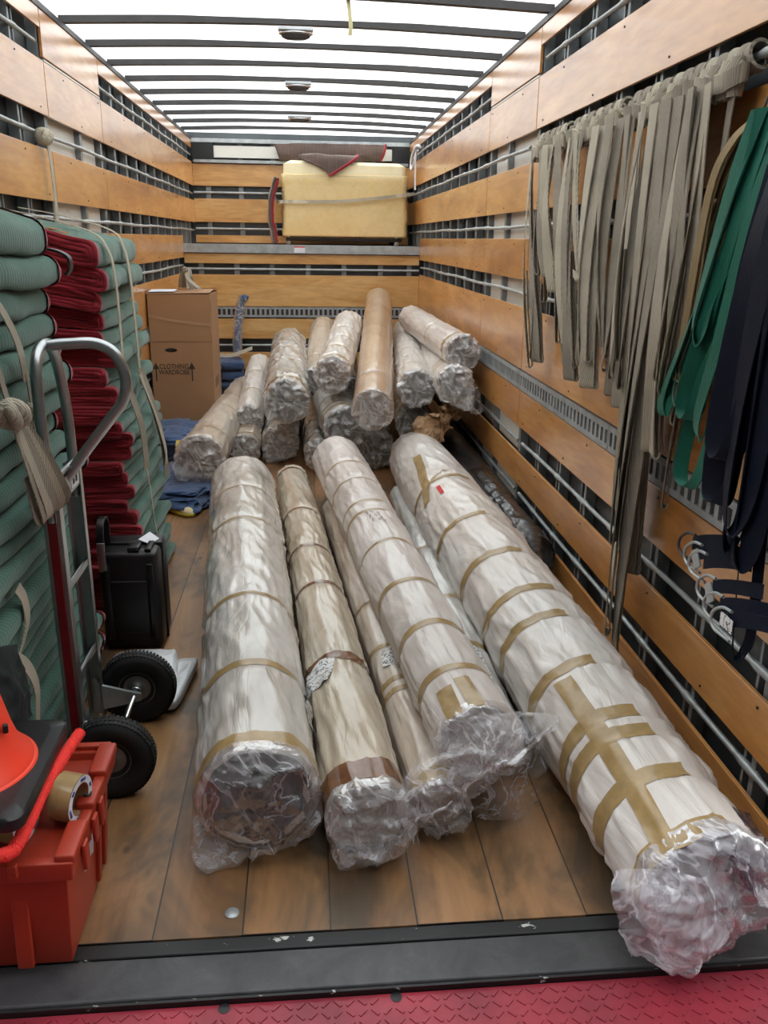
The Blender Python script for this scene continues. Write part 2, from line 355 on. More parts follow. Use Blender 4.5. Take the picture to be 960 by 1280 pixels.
# ------------------------------------------------------------------ SETTING: truck body
W = 2.4
YB, YA, YR = 7.42, 8.48, 2.95
def bolts(mb, pts, ax):
    for p in pts:
        d = {'x': (1, 0, 0), 'y': (0, 1, 0)}[ax]
        mb.tube([np.array(p)-np.array(d)*.002, np.array(p)+np.array(d)*.002], .004, 8)
BOARDS = [(2.359, 2.118), (1.967, 1.733), (1.591, 1.379), (1.235, .905), (.789, .592), (.439, .268), (.14, .003)]
YSEG = [(-.02, 2.955), (2.965, 4.115), (4.125, None)]
RAILS = [2.432, 2.035, 1.655, 1.305, .50, .205]
def side_wall(side):
    sx = 1 if side == 'right' else -1
    X = W if side == 'right' else 0.
    f = lambda d: X+sx*d
    bx = lambda mb, d0, d1, y0, y1, z0, z1: mb.box(min(f(d0), f(d1)), max(f(d0), f(d1)), y0, y1, z0, z1)
    mb = MB(); bx(mb, .07, .09, -.05, YA+.08, 0, 2.70)
    wall = struct(mb.build('wall_'+side, MT['skin'], smooth=False))
    mb = MB()
    for z0, z1 in ((2.37, 2.49), (1.97, 2.115), (1.595, 1.73), (1.24, 1.375), (.595, .787), (.442, .59), (.142, .266)):
        bx(mb, .05, .066, 3.0, 4.08, z0-.02, z1+.02)
    mb.build('white_panel', MT['white_skin'], wall, smooth=False)
    for z1, z0 in BOARDS:
        for a, b in YSEG:
            yb = b if b else (YA if z0 > 1.5 else YB)
            zz0, zz1 = z0, z1
            mb = MB(); bx(mb, 0, .014, a, yb, zz0, zz1)
            mb.build('plywood_slat', MT['ply'], wall, smooth=False, bevel=.002)
    for a, b in YSEG:
        mb = MB(); lo = 2.378 if a > 2.9 and b else 2.50
        bx(mb, 0, .014, a, b if b else YA, lo, 2.585); mb.build('plywood_slat', MT['ply'], wall, smooth=False, bevel=.002)
    mb = MB(); bx(mb, -.001, .012, 2.97, 4.11, 2.361, 2.369); mb.build('slit_trim', MT['white_skin'], wall, smooth=False)
    bm_ = MB()
    for z1, z0 in BOARDS[:-1]:
        for k, y in enumerate(np.arange(.25, 7.3, .76)):
            bolts(bm_, [(f(-.001), y, z1-.03), (f(-.001), y+.31, z0+.03)], 'x')
    bm_.build('screw_heads', MT['bolt'], wall)
    # posts: pairs near the door, single ones further in
    ys = [.28, .66, 1.04, 1.44, 1.82, 2.2, 2.58, 2.97, 3.63, 4.13, 4.53, 4.90, 5.28, 5.66, 6.06, 6.44, 6.82, 7.18, 7.5, 7.85, 8.2]
    for y in ys:
        top = 2.6; zb = 0 if y < YB else 1.5
        mb = MB()
        if y < 2.9:
            bx(mb, .02, .066, y-.035, y-.012, zb, top); bx(mb, .02, .066, y+.018, y+.03, zb, top)
        else:
            bx(mb, .02, .066, y-.022, y+.022, zb, top)
        mb.build('wall_post', MT['post'], wall, smooth=False)
    for z in RAILS:
        spans = [(-.02, 2.9), (2.98, YA if z > 1.5 else YB)]
        for a, b in spans:
            off = -.012 if (z == 2.035 and side == 'right') else .018
            P = [(f(off), y, z+.003*math.sin(y*4.1+z*9)) for y in np.linspace(a, b, 90)]
            rr = [.0095+.004*(1 if min(abs((y-yy)) for yy in ys) < .04 else 0) for y in np.linspace(a, b, 90)]
            MB().tube(P, rr, 10).build('tie_rail', MT['galv'], wall)
    # slotted logistics track
    zt0, zt1 = .797, .897
    for a, b in ((.0, 1.52), (1.525, 2.955), (2.965, 4.6), (4.605, 6.1), (6.105, YB)):
        mb = MB()
        bx(mb, -.004, .01, a, b, zt0, zt0+.022); bx(mb, -.004, .01, a, b, zt1-.022, zt1)
        n = int((b-a)/.05)
        for k in range(n+1):
            y = a+(b-a)*k/n
            bx(mb, -.003, .01, max(a, y-.012), min(b, y+.012), zt0+.02, zt1-.02)
        mb.build('logistics_track', MT['galv'], wall, smooth=False)
    mb = MB(); bx(mb, .012, .02, 0, YB, zt0, zt1); mb.build('track_backing', MT['rail_dark'], wall, smooth=False)
    mb = MB(); bx(mb, -.006, .03, 0, YA, 2.585, 2.612); mb.build('roof_rail', MT['rail_dark'], wall, smooth=False)
    return wall
side_wall('left'); side_wall('right')
# roof and its bows
roof = struct(MB().box(-.09, W+.09, -.05, YA+.09, 2.668, 2.672).build('ceiling', MT['roof'], smooth=False))
for k in range(-5, 10):
    y = 2.85+.56*k
    P = [[(x, y+dy, 2.615+.028*math.sin(PI*x/W)+dz) for dy, dz in ((-.022, 0), (.022, 0), (.022, .034), (-.022, .034))] for x in np.linspace(-.02, W+.02, 24)]
    MB().grid(P, False, True).build('roof_bow', MT['rail_dark'], roof, smooth=False)
# back wall in two planes: under the attic deck and above it
mb = MB().box(-.08, W+.08, YB+.07, YB+.09, 0, 1.43)
bw = struct(mb.build('wall_back', MT['skin'], smooth=False))
MB().box(-.08, W+.08, YA+.07, YA+.09, 1.43, 2.7).build('upper_skin', MT['skin'], bw, smooth=False)
for (z1, z0, y) in ((1.42, 1.325, YB), (1.215, .90, YB), (.775, .57, YB), (.43, .25, YB), (.14, .0, YB), (2.345, 2.118, YA), (1.985, 1.739, YA), (1.60, 1.52, YA)):
    MB().box(0, W, y, y+.014, z0, z1).build('plywood_slat', MT['ply_back'], bw, smooth=False, bevel=.002)
for z, y in ((1.27, YB), (.50, YB), (2.05, YA), (1.67, YA)):
    MB().tube([(x, y+.02, z) for x in np.linspace(0, W, 30)], .0125, 10).build('tie_rail', MT['galv'], bw)
for x in (.16, .52, .88, 1.25, 1.62, 2.0, 2.3):
    MB().box(x-.025, x+.025, YB+.03, YB+.068, 0, 1.42).build('wall_post', MT['post'], bw, smooth=False)
    MB().box(x-.025, x+.025, YA+.03, YA+.068, 1.52, 2.6).build('wall_post', MT['post'], bw, smooth=False)
mb = MB().box(0, W, YB-.004, YB+.01, .79, .812).box(0, W, YB-.004, YB+.01, .872, .893)
for k in range(49): mb.box(k*.05-.011, k*.05+.011, YB-.003, YB+.01, .81, .874)
mb.build('logistics_track', MT['galv'], bw, smooth=False)
MB().box(0, W, YB+.012, YB+.02, .785, .893).build('track_backing', MT['rail_dark'], bw, smooth=False)
MB().box(.24, 2.2, YA-.01, YA+.03, 2.41, 2.53).build('header_panel', MT['white_skin'], bw, smooth=False)
MB().box(0, .24, YA-.02, YA+.03, 2.375, 2.60).box(2.2, 2.4, YA-.02, YA+.03, 2.375, 2.60).build('header_corner', MT['black'], bw, smooth=False)
MB().box(.02, W-.02, YA-.04, YA+.02, 2.355, 2.385).box(0, W, YA-.03, YA+.03, 2.56, 2.6).build('header_bar', MT['galv'], bw, smooth=False)
# attic deck over the cab
dk = MB().box(-.06, W+.06, YB-.01, YA+.07, 1.47, 1.508).build('trim_1', MT['ply_back'], smooth=False); struct(dk)
MB().box(.0, W, YB-.03, YB-.01, 1.428, 1.514).box(0, W, YB-.03, YB+.04, 1.508, 1.514).build('deck_edge_rail', MT['galv'], dk, smooth=False, bevel=.003)
MB().box(1.11, 1.22, YB-.033, YB-.029, 1.437, 1.487).build('sticker', MT['tape_core'], dk, smooth=False, label='small white sticker with red edge')
MB().box(1.11, 1.22, YB-.0335, YB-.030, 1.487, 1.497).build('sticker_band', MT['red_mark'], dk, smooth=False)
# floor, sill, lift plate
fl = struct(MB().box(-.08, W+.08, 0, YB+.08, -.04, 0).build('floor', MT['floor'], smooth=False))
sill = struct(MB().box(-.09, W+.09, -.158, -.045, -.05, -.004).build('trim_2', MT['sill'], smooth=False, bevel=.006))
MB().box(-.09, W+.09, -.044, -.001, -.05, -.002).build('sill_edge_angle', MT['edge'], sill, smooth=False, bevel=.004)
MB().box(-.09, W+.09, -.166, -.159, -.05, -.010).build('sill_lip', MT['edge'], sill, smooth=False)
MB().lathe([(.018, .001), (.017, .003), (.0, .003)], (1.02, .07, 0), 'z', 18).build('floor_bolt_plate', MT['galv'], fl)
lp = MB()
nx, ny = 60, 14
lp.box(-.1, 2.5, -.9, -.168, -.05, -.024)
for i in range(96):
    for j in range(22):
        x = -.08+i*.027; y = -.185-j*.027
        if (x-1.02)**2+(y+.178)**2 < .0006 or (x-1.40)**2+(y+.178)**2 < .0006: continue
        a = PI/4 if (i+j) % 2 else -PI/4
        c, s_ = math.cos(a), math.sin(a)
        lp.obox((x, y, -.0235), ((c, s_, 0), (-s_, c, 0), (0, 0, 1)), (.021, .006, .004))
lift = struct(lp.build('trim_3', MT['ramp'], smooth=False))
lift['label'] = 'red diamond plate lift platform'
for x in (1.022, 1.40): MB().lathe([(.013, .0), (.0, .0)], (x, -.178, -.0228), 'z', 20).build('bolt_hole', MT['black'], lift)
# unseen dark wall added behind the truck to block sky light, asphalt below
struct(MB().box(-16, 16, -5.4, -5.0, -1.0, 13).build('wall_light_block', simple('light_block_dark', (52, 50, 48), .9), smooth=False))
struct(MB().box(-30, 30, -30, 12, -1.0, -.98).build('ground', simple('asphalt', (60, 60, 60), .9), smooth=False))


# ------------------------------------------------------------------ ROLLED RUGS
MT['w_silver'] = wrap_mat('wrap_silver_beige', (160, 150, 138), (196, 190, 182), (222, 219, 215), .26, .6, .6)
MT['w_beige'] = wrap_mat('wrap_beige', (164, 146, 122), (188, 174, 154), (206, 198, 184), .26, .6, .6)
MT['w_pink'] = wrap_mat('wrap_pale_pink', (190, 178, 170), (208, 199, 193), (222, 217, 213), .36, .4, .6)
MT['w_white'] = wrap_mat('wrap_white', (196, 186, 176), (212, 205, 198), (222, 219, 216), .34, .4, .55)
MT['w_tan'] = wrap_mat('wrap_kraft_brown', (160, 128, 98), (178, 148, 118), (196, 170, 142), .3, .5, .35)
MT['w_brownish'] = wrap_mat('wrap_muted_brown', (158, 138, 118), (194, 180, 164), (212, 205, 195), .28, .55, .55)
MT['w_black'] = wrap_mat('wrap_black', (22, 22, 23), (32, 32, 33), (44, 44, 45), .3, .5, .6)
MT['w_clear'] = wrap_mat('wrap_grey_clear', (146, 142, 136), (184, 181, 176), (214, 213, 211), .22, .7, .7)
MT['end_dark'] = simple('rug_end_dark', (50, 45, 42), .8, 0, .5, 9, .3, 40)
MT['end_brown'] = simple('rug_end_brown', (128, 104, 86), .7, 0, .4, 9, .3, 40)
MT['end_pale'] = simple('rug_end_pale', (168, 160, 152), .7, 0, .3, 9, .3, 40)
MT['end_charcoal'] = simple('rug_end_charcoal', (66, 68, 70), .7, 0, .4, 9, .3, 40)

class Roll:
    def __init__(s, label, A, B, r0, r1, mat, bands=(), amp=.006, seed=1, cinch=.006, end='end_dark', ny=120, nt=72,
                 bulge=.03, corner=None, prof=None, film='film', group=None, rim=None, name='rolled_rug', cpos=None):
        s.A, s.B = Vector(A), Vector(B); s.L = (s.B-s.A).length; s.r0, s.r1 = r0, r1
        s.seed, s.amp, s.cinch, s.prof = seed, amp, cinch, prof
        s.bands = [b if isinstance(b, (tuple, list)) else (b,) for b in bands]
        y = (s.B-s.A).normalized(); x = y.cross(Vector((0, 0, 1))).normalized(); z = x.cross(y)
        s.M = Matrix(((x.x, y.x, z.x, A[0]), (x.y, y.y, z.y, A[1]), (x.z, y.z, z.z, A[2]), (0, 0, 0, 1)))
        s.Mi = s.M.inverted()
        s.o = thing(name, label, 'rug roll', (0, 0, 0), group); s.o.matrix_world = s.M
        s.cpos = cpos or [b[0] for b in s.bands]
        TH = np.arange(nt)*2*PI/nt; SS = np.linspace(0, s.L, ny)
        tt, ss = np.meshgrid(TH, SS); R = s.rad(tt, ss)
        # rounded rim at both ends
        P = s.pt(tt, ss, R)
        rows = [P[i] for i in range(ny)]
        pre = [s.pt(TH, -q*r0, s.rad(TH, 0*TH)*(1-k)) for k, q in ((.28, .05), (.16, .085), (.05, .06))]
        post = [s.pt(TH, s.L+q*r1, s.rad(TH, s.L+0*TH)*k) for q, k in ((.08, .92), (.1, .7), (.06, .4), (.06, .01))]
        MB().grid(np.array(pre+rows+post), False, True).build('wrapped_body', MT[mat], s.o)
        # spiral end of the rolled rug
        rows = []
        for k in np.linspace(1, 0, 22):
            rr_ = s.rad(TH, 0*TH)*.9*k
            g = .005*np.sin(2*PI*(k*5)+TH)+.02*fb(np.cos(TH)*k*2, np.sin(TH)*k*2, 0, seed+5)
            rows.append(s.pt(TH, -.094*r0+.004*(1-k)+np.maximum(g*r0*4, -.004)*(k < .95), rr_))
        MB().grid(np.array(rows), False, True).build('rolled_end', MT[end], s.o)
        if bulge: s.film_end(bulge, corner, film)
        for b in s.bands: s.band(*b)
        if rim: s.band(rim[0], rim[1], None, None, 'btape', 0)
    def pt(s, th, y, r):
        th, y, r = np.broadcast_arrays(th, y, r)
        z = r*np.sin(th)
        return np.stack([r*np.cos(th), y, z], -1)
    def rad(s, th, y):
        th, y = np.broadcast_arrays(th, y)
        f = np.clip(y/s.L, 0, 1)
        r = s.r0+(s.r1-s.r0)*f
        if s.prof is not None: r = np.interp(y, s.prof[0], s.prof[1])
        c, d = np.cos(th), np.sin(th); sd = s.seed
        near = 0
        for p in s.cpos: near = near+np.exp(-((y-p)/.11)**2)
        near = np.minimum(near, 1)
        out = r*(1+.035*fb(c*1.2, d*1.2, y*2.2, sd))
        ln = rg(c*4.2+.5*fb(c*2, d*2, y*4, sd+9), d*4.2, y*2.2, sd+3, 3)**1.6*1.25
        dg = rg(c*2.2+y*1.9, d*2.2-y*1.3, y*3.1+c, sd+4, 3)
        fl_ = 0
        for p in s.cpos: fl_ = fl_+np.exp(-((y-p)/.034)**4)
        fl_ = 1-.85*np.minimum(fl_, 1)
        out = out+fl_*s.amp*(ln-.4)*(.55+.9*near)+fl_*s.amp*1.1*(dg-.4)*(1.1-.5*near)
        for p in s.cpos: out = out-s.cinch*np.exp(-((y-p)/.028)**2)
        return out
    def band(s, y, w=.042, t0=None, t1=None, mat='tape', skew=0, lift=.0025):
        full = t0 is None
        TH = np.linspace(0, 2*PI, 73)[:-1] if full else np.linspace(math.radians(t0), math.radians(t1), 40)
        rows = []
        for q in np.linspace(-.5, .5, 5):
            yy = y+q*w+skew*np.sin(TH)+.004*np.sin(TH*2+y*9)
            rows.append(s.pt(TH, yy, s.rad(TH, yy)+lift+(0 if abs(q) < .45 else -.001)))
        MB().grid(np.array(rows), False, full).build('tape_band', MT[mat], s.o)
    def long_tape(s, pts, w=.05, mat='tape'):
        Y = np.array([p[0] for p in pts]); T = np.radians([p[1] for p in pts]); u = np.linspace(0, len(pts)-1, 50)
        y = np.interp(u, range(len(pts)), Y); th = np.interp(u, range(len(pts)), T)
        rows = []
        for q in np.linspace(-.5, .5, 5):
            t2 = th+q*w/s.r0; rows.append(s.pt(t2, y, s.rad(t2, y)+.004))
        MB().grid(np.array(rows)).build('tape_band', MT[mat], s.o)
    def film_end(s, bulge, corner, film):
        nt = 72; TH = np.arange(nt)*2*PI/nt; rows = []; sd = s.seed+40
        for k, q in enumerate(np.linspace(0, 1, 30)):
            if q < .25: y = .012*(1-q/.25)-.03*(q/.25); rho = 1.02+.06*q
            else:
                e = (q-.25)/.75; rho = 1.04*math.cos(e*PI/2)**.8 if e < 1 else .002; y = -.03-bulge*math.sin(e*PI/2)
            c, d = np.cos(TH)*max(rho, .05), np.sin(TH)*max(rho, .05)
            r = s.rad(TH, 0*TH+max(y, 0))*rho
            cr = (rg(c*2.1, d*2.1, y*4, sd, 3)**1.5-.3)*.06*min(1, q*4)
            y2 = y-cr*.9
            if corner:
                a, amt, push = corner
                g = np.exp(-((np.angle(np.exp(1j*(TH-math.radians(a)))))/.38)**2)*math.exp(-((q-.38)/.2)**2)
                r = r+g*amt; y2 = y2-g*push
            rows.append(s.pt(TH, y2, r+.014*(rg(TH*0+c*2, d*2, y*5, sd+3)-.4)*min(1, q*5)*(rho > .3)))
        MB().grid(np.array(rows), False, True).build('plastic_end', MT[film], s.o, label='crumpled clear plastic over the roll end')
    def local(s, P):
        P = np.asarray(P, float); Mi = np.array(s.Mi)
        return P@Mi[:3, :3].T+Mi[:3, 3]
    def sheet(s, G, mat='film', nu=50, nv=50, amp=.02, freq=9, seed=3, name='plastic_sheet'):
        MB().grid(s.local(crumple(G, nu, nv, amp, freq, seed))).build(name, MT[mat], s.o)
    def label(s, y, th, w, h, rot=0, lift=.006, lab='white paper label with handwriting'):
        th0 = math.radians(th); n = 10; rows = []
        c, d = math.cos(rot), math.sin(rot)
        for a in np.linspace(-.5, .5, n):
            row = []
            for b in np.linspace(-.5, .5, n):
                u, v = a*w*c-b*h*d, a*w*d+b*h*c
                t = th0+u/s.r0; r = s.rad(np.array(t), np.array(y+v))+lift+.006*math.sin(a*5+b*4)
                row.append(s.pt(np.array(t), np.array(y+v), r))
            rows.append(row)
        MB().grid(np.array(rows)).build('paper_label', MT['label'], s.o, label=lab)
def crumple(G, nu, nv, amp, freq, seed):
    # smooth surface through a grid of control points, then creased
    G = np.array(G, float); n, m = G.shape[:2]
    rows = [smoothpath(list(G[i]), nv) for i in range(n)]
    k = min(len(r) for r in rows); rows = [r[:k] for r in rows]
    cols = [smoothpath([r[j] for r in rows], nu) for j in range(k)]
    P = np.stack(cols, 1)
    x, y, z = P[..., 0]*freq, P[..., 1]*freq, P[..., 2]*freq
    tu = np.gradient(P, axis=0); tv = np.gradient(P, axis=1); N = np.cross(tu, tv); N /= np.linalg.norm(N, axis=2)[..., None]+1e-9
    d = (rg(x, y, z, seed, 3)-.4)*amp+fb(x*.4, y*.4, z*.4, seed+7)*amp*.8
    return P+N*d[..., None]

r1 = Roll('fat silvery beige rug roll nearest the hand truck, end in a sagging clear bag', (1.078, .30, .166), (.835, 3.2, .184), .163, .182, 'w_silver',
          [(.44, .036), (.965, .03), (1.83, .022), (2.34, .018)], .010, 11, .006, 'end_dark', 230, 110, .05, (222, .05, .03))
r1.band(.03, .06, None, None, 'tape')
r1.label(.33, 8, .11, .14, .3)
r2 = Roll('slim beige rug roll bound with brown tape, frayed brown collar and clear plastic tail', (1.366, .27, .117), (1.116, 3.6, .108), .114, .1, 'w_beige',
          [(.70, .06, None, None, 'btape'), (1.37, .03, None, None, 'btape'), (1.84, .026, None, None, 'btape'), (2.42, .024, None, None, 'btape'), (3.28, .022, None, None, 'btape')],
          .009, 23, .006, 'end_pale', 230, 90, .05, (235, .02, .03), None, 'film')
r2.band(.045, .085, None, None, 'btape', 0, .004)
r2.label(.62, 132, .11, .15, .25)
def arc(r, y, a0, a1, n=6): return [r2.M @ Vector((r*math.cos(math.radians(q)), y+.012*math.sin(q), r*math.sin(math.radians(q)))) for q in np.linspace(a0, a1, n)]
r2.sheet([arc(.115, .0, 165, 375), arc(.118, -.05, 170, 370), arc(.10, -.105, 185, 355), arc(.055, -.12, 200, 345), arc(.035, -.07, 190, 350)], 'film_milky', 46, 70, .035, 13, 4)
r3 = Roll('pinkish white rug roll ringed by thin tan tapes, third thick roll from the left', (1.69, .42, .232), (1.40, 3.5, .262), .123, .15, 'w_pink',
          [(.22, .036), (.52, .036), (.89, .034), (1.31, .02), (1.71, .02), (1.85, .02), (2.22, .02), (2.55, .02)], .008, 37, .008, 'end_pale', 230, 100, .05, (250, .03, .03), None, 'film_milky')
r3.long_tape([(-.02, 128), (.12, 126)], .05); r3.long_tape([(-.02, 96), (.14, 98)], .045)
mb = MB()
for q in range(9):
    y0_, a0_ = 1.50+.05*(q % 3)+.006*q, 84+3.4*q
    ys_ = np.linspace(0, 1, 9); yy_ = y0_+.028*ys_-.012*np.sin(ys_*7+q); aa_ = np.radians(a0_+2.2*np.sin(ys_*5+q*2))
    mb.grid(np.array([r3.pt(aa_+d, yy_, r3.rad(aa_, yy_)+.003) for d in (-.008, .008)]))
mb.build('handwriting', MT['ink'], r3.o, label='faint dark handwriting')
# film flowing off the end of the pale roll, across the slim roll's end
r3.sheet([[(1.45, .24, .23), (1.56, .30, .345), (1.70, .33, .37), (1.80, .29, .40), (1.865, .27, .40)],
          [(1.44, .20, .17), (1.55, .24, .27), (1.68, .26, .32), (1.78, .24, .36), (1.862, .25, .385)],
          [(1.47, .19, .10), (1.54, .21, .19), (1.66, .22, .26), (1.76, .22, .31), (1.85, .24, .37)],
          [(1.50, .22, .03), (1.53, .24, .10), (1.63, .27, .20), (1.74, .27, .27), (1.845, .28, .36)]], 'film_milky', 50, 60, .03, 11, 5)
r3.sheet([[(1.66, .40, .17), (1.74, .38, .20), (1.82, .40, .21), (1.87, .45, .20)],
          [(1.67, .38, .09), (1.75, .35, .11), (1.84, .38, .12), (1.90, .44, .10)],
          [(1.69, .38, .02), (1.77, .35, .02), (1.86, .39, .015), (1.95, .47, .012)]], 'film', 40, 40, .03, 12, 8)
r4 = Roll('largest white-wrapped rug roll with many tan tape strips, lying along the right wall', (2.116, -.10, .172), (1.925, 3.9, .205), .172, .2, 'w_white',
          [], .010, 51, .008, 'end_pale', 260, 130, .045, (250, .02, .03), ([0, .35, 1.2, 2.2, 3.2, 3.75, 4.0], [.165, .176, .192, .2, .2, .185, .14]), 'film_white', cpos=[.2, .37, .46, .74, 1.06, 1.29, 1.66, 2.12, 2.75])
for y, t1, t0, w in ((2.12, 84, 205, .045), (1.66, 73, 200, .05), (1.29, 68, 200, .05), (1.06, 80, 190, .05), (.74, 88, 195, .055), (.46, 82, 200, .055), (.37, 81, 205, .055), (.2, 78, 205, .055), (-.005, 76, 200, .06)):
    r4.band(y, w, t1, t0)
r4.band(2.75, .045, 60, 200, 'tape', .0); r4.long_tape([(2.55, 150), (2.74, 136), (2.98, 128), (3.25, 122)], .045); r4.long_tape([(2.73, 138), (2.80, 110), (2.83, 92)], .02)
r4.long_tape([(.68, 127), (.4, 126), (.14, 128), (-.03, 132)], .055)
MB().grid([[r4.pt(np.array(math.radians(a)), np.array(y), r4.rad(np.array(math.radians(a)), np.array(y))+.004) for a in (118, 121, 124)] for y in (2.5, 2.56, 2.62)]).build('red_mark', MT['red_mark'], r4.o, label='short red marker dash')
r4.sheet([[(1.90, -.10, .22), (1.97, -.16, .27), (2.05, -.18, .27), (2.13, -.17, .28)],
          [(1.90, -.14, .12), (1.98, -.22, .15), (2.06, -.22, .15), (2.14, -.20, .17)],
          [(1.92, -.12, .03), (2.02, -.20, .02), (2.09, -.19, .04), (2.17, -.16, .07)]], 'film_white', 44, 44, .04, 12, 12)
r4.sheet([[(2.07, -.04, .335), (2.13, -.03, .335), (2.20, .0, .30), (2.30, .05, .24)],
          [(2.10, -.13, .31), (2.15, -.15, .31), (2.20, -.13, .28), (2.31, -.08, .22)],
          [(2.13, -.17, .24), (2.17, -.22, .24), (2.20, -.22, .21), (2.32, -.18, .16)]], 'film_dark', 40, 44, .03, 9, 19)
rb = Roll('low rug roll half hidden under the pale pinkish roll, blunt end bound in tan tape', (1.575, .35, .083), (1.375, 3.0, .085), .081, .08, 'w_brownish',
          [(.03, .06), (.50, .03), (.57, .03), (.82, .028), (1.2, .02)], .006, 61, .004, 'end_brown', 130, 60, .03, None, None, 'film')
rb.label(.72, 90, .09, .13, .1)
rc = Roll('low grey clear-wrapped rug roll in the gap beside the largest white roll', (1.815, .62, .078), (1.79, 3.3, .078), .076, .076, 'w_clear',
          [(.55, .04), (1.0, .03), (1.6, .02)], .007, 67, .004, 'end_charcoal', 130, 60, .03)
rc.label(.38, 100, .075, .24, .05)
r5 = Roll('black plastic-wrapped rug roll against the right wall, behind the largest white roll', (2.275, 2.05, .14), (2.265, 4.7, .14), .118, .118, 'w_black',
          [(.62, .03, None, None, 'rubber'), (1.25, .02, None, None, 'rubber')], .010, 71, .004, 'end_dark', 140, 60, 0)
r5.sheet([[(2.19, 1.80, .20), (2.22, 2.1, .25), (2.22, 2.5, .262), (2.20, 2.9, .262), (2.2, 3.3, .25)], [(2.27, 1.76, .17), (2.29, 2.1, .262), (2.285, 2.5, .275), (2.28, 2.9, .272), (2.28, 3.3, .262)],
          [(2.345, 1.8, .06), (2.37, 2.1, .19), (2.37, 2.5, .21), (2.37, 2.9, .20), (2.37, 3.3, .2)]], 'film_black', 40, 70, .02, 14, 5, 'black_film')
PG = 'rug rolls piled at the front of the cargo space'
def pile(label, A, B, r, mat, bands, end, seed, amp=.008, bulge=.03, corner=None, r1=None, film='film_soft'):
    return Roll(label, A, B, r, r1 or r, mat, bands, amp*1.35 if amp > .005 else amp, seed, .007, end, 110, 64, bulge, corner, None, film, PG)
pile('brownish rug roll angled toward the wardrobe box, end resting on the blue pads', (.55, 3.56, .262), (.60, 6.6, .19), .152, 'w_brownish', [(.35, .03), (1.3, .02)], 'end_brown', 81, .011, .03, (215, .03, .02), .105)
pile('narrow pale rug roll just right of the wardrobe box, pinkish tip', (.775, 4.8, .262), (.775, 6.5, .43), .105, 'w_white', [(.5, .018), (1.1, .018)], 'end_pale', 83, .009, .03, (240, .03, .03))
pile('bulky shiny roll with a tan taped collar and dark centre, left of the brown-tipped rolls', (1.085, 4.0, .545), (1.065, 6.2, .655), .150, 'w_clear', [(.12, .05), (.75, .03), (1.3, .02)], 'end_charcoal', 87, .013, .04, (215, .02, .02))
pile('brown-ended rug roll tucked behind the bulky shiny roll', (1.312, 5.0, .52), (1.385, 7.0, .72), .118, 'w_brownish', [(.4, .02)], 'end_brown', 89, .009, .03)
pile('white rug roll with a brown core end, leaning on the tall kraft roll', (1.40, 4.3, .67), (1.61, 6.2, .83), .128, 'w_white', [(.1, .03), (.42, .03), (.8, .02), (1.2, .02)], 'end_brown', 91, .011, .02)
pile('tall smooth kraft brown roll lying on top of the pile', (1.63, 3.56, .57), (1.955, 7.1, .985), .128, 'w_tan', [(.45, .05, None, None, 'film_milky')], 'end_brown', 93, .0035, .02, None, .13)
pile('white ribbed rug roll with a charcoal end, right of the kraft roll', (1.955, 3.98, .632), (2.24, 7.2, .67), .126, 'w_white', [(.35, .02), (.75, .02), (1.15, .02), (1.6, .02)], 'end_charcoal', 97, .009, .03)
pile('cream rug roll with a grey plastic end touching the right wall', (2.235, 3.88, .882), (2.19, 6.3, .885), .113, 'w_pink', [(.14, .05), (.9, .02)], 'end_charcoal', 99, .007, .03)
p9 = pile('rug roll bound with yellowish tapes under the cream roll, grey plastic tail at the wall', (2.175, 3.75, .69), (2.26, 5.8, .64), .122, 'w_white', [(.28, .022), (.36, .022), (.44, .022), (.8, .02)], 'end_charcoal', 101, .010, .06, (300, .05, .05))
p9.sheet([[(2.16, 3.72, .74), (2.22, 3.66, .73), (2.30, 3.7, .70)], [(2.18, 3.64, .64), (2.25, 3.60, .63), (2.33, 3.66, .62)], [(2.25, 3.62, .54), (2.31, 3.60, .53), (2.36, 3.66, .54)]], 'film', 36, 36, .04, 12, 3)
pile('roll with yellow tan bands and dark striped end, below the white brown-cored roll', (1.475, 4.15, .33), (1.27, 6.8, .42), .148, 'w_white', [(.1, .045), (.2, .03), (.42, .03)], 'end_charcoal', 103, .011, .03, None, .14)
pile('clear bagged roll end behind the slim beige roll', (1.02, 4.5, .142), (1.0, 6.5, .15), .135, 'w_clear', [(.3, .02)], 'end_pale', 107, .014, .05, (230, .03, .03))
pile('short pale roll end bound with tan tape behind the fat silvery roll', (.765, 4.4, .118), (.79, 6.6, .118), .11, 'w_brownish', [(.1, .03), (.3, .03)], 'end_pale', 109, .008, .02)
pile('brown-lined roll mouth between the bulky shiny roll and kraft roll', (1.53, 4.85, .5), (1.6, 6.7, .56), .092, 'w_clear', [(.3, .02)], 'end_brown', 113, .009, .03)
pile('dark roll end stuffed with kraft paper, under the charcoal-ended white roll', (1.97, 4.15, .36), (2.1, 6.8, .34), .13, 'w_clear', [(.3, .02)], 'end_dark', 127, .01, .02)
pile('dim grey plastic-covered roll behind the far end of the pale pinkish roll', (1.71, 4.25, .142), (1.72, 6.8, .15), .136, 'w_clear', [(.3, .02)], 'end_dark', 131, .012, .05)
pile('small grey clear-wrapped roll end beside the far end of the slim beige roll', (1.30, 4.25, .115), (1.26, 6.4, .12), .108, 'w_clear', [(.2, .02)], 'end_pale', 139, .012, .05)
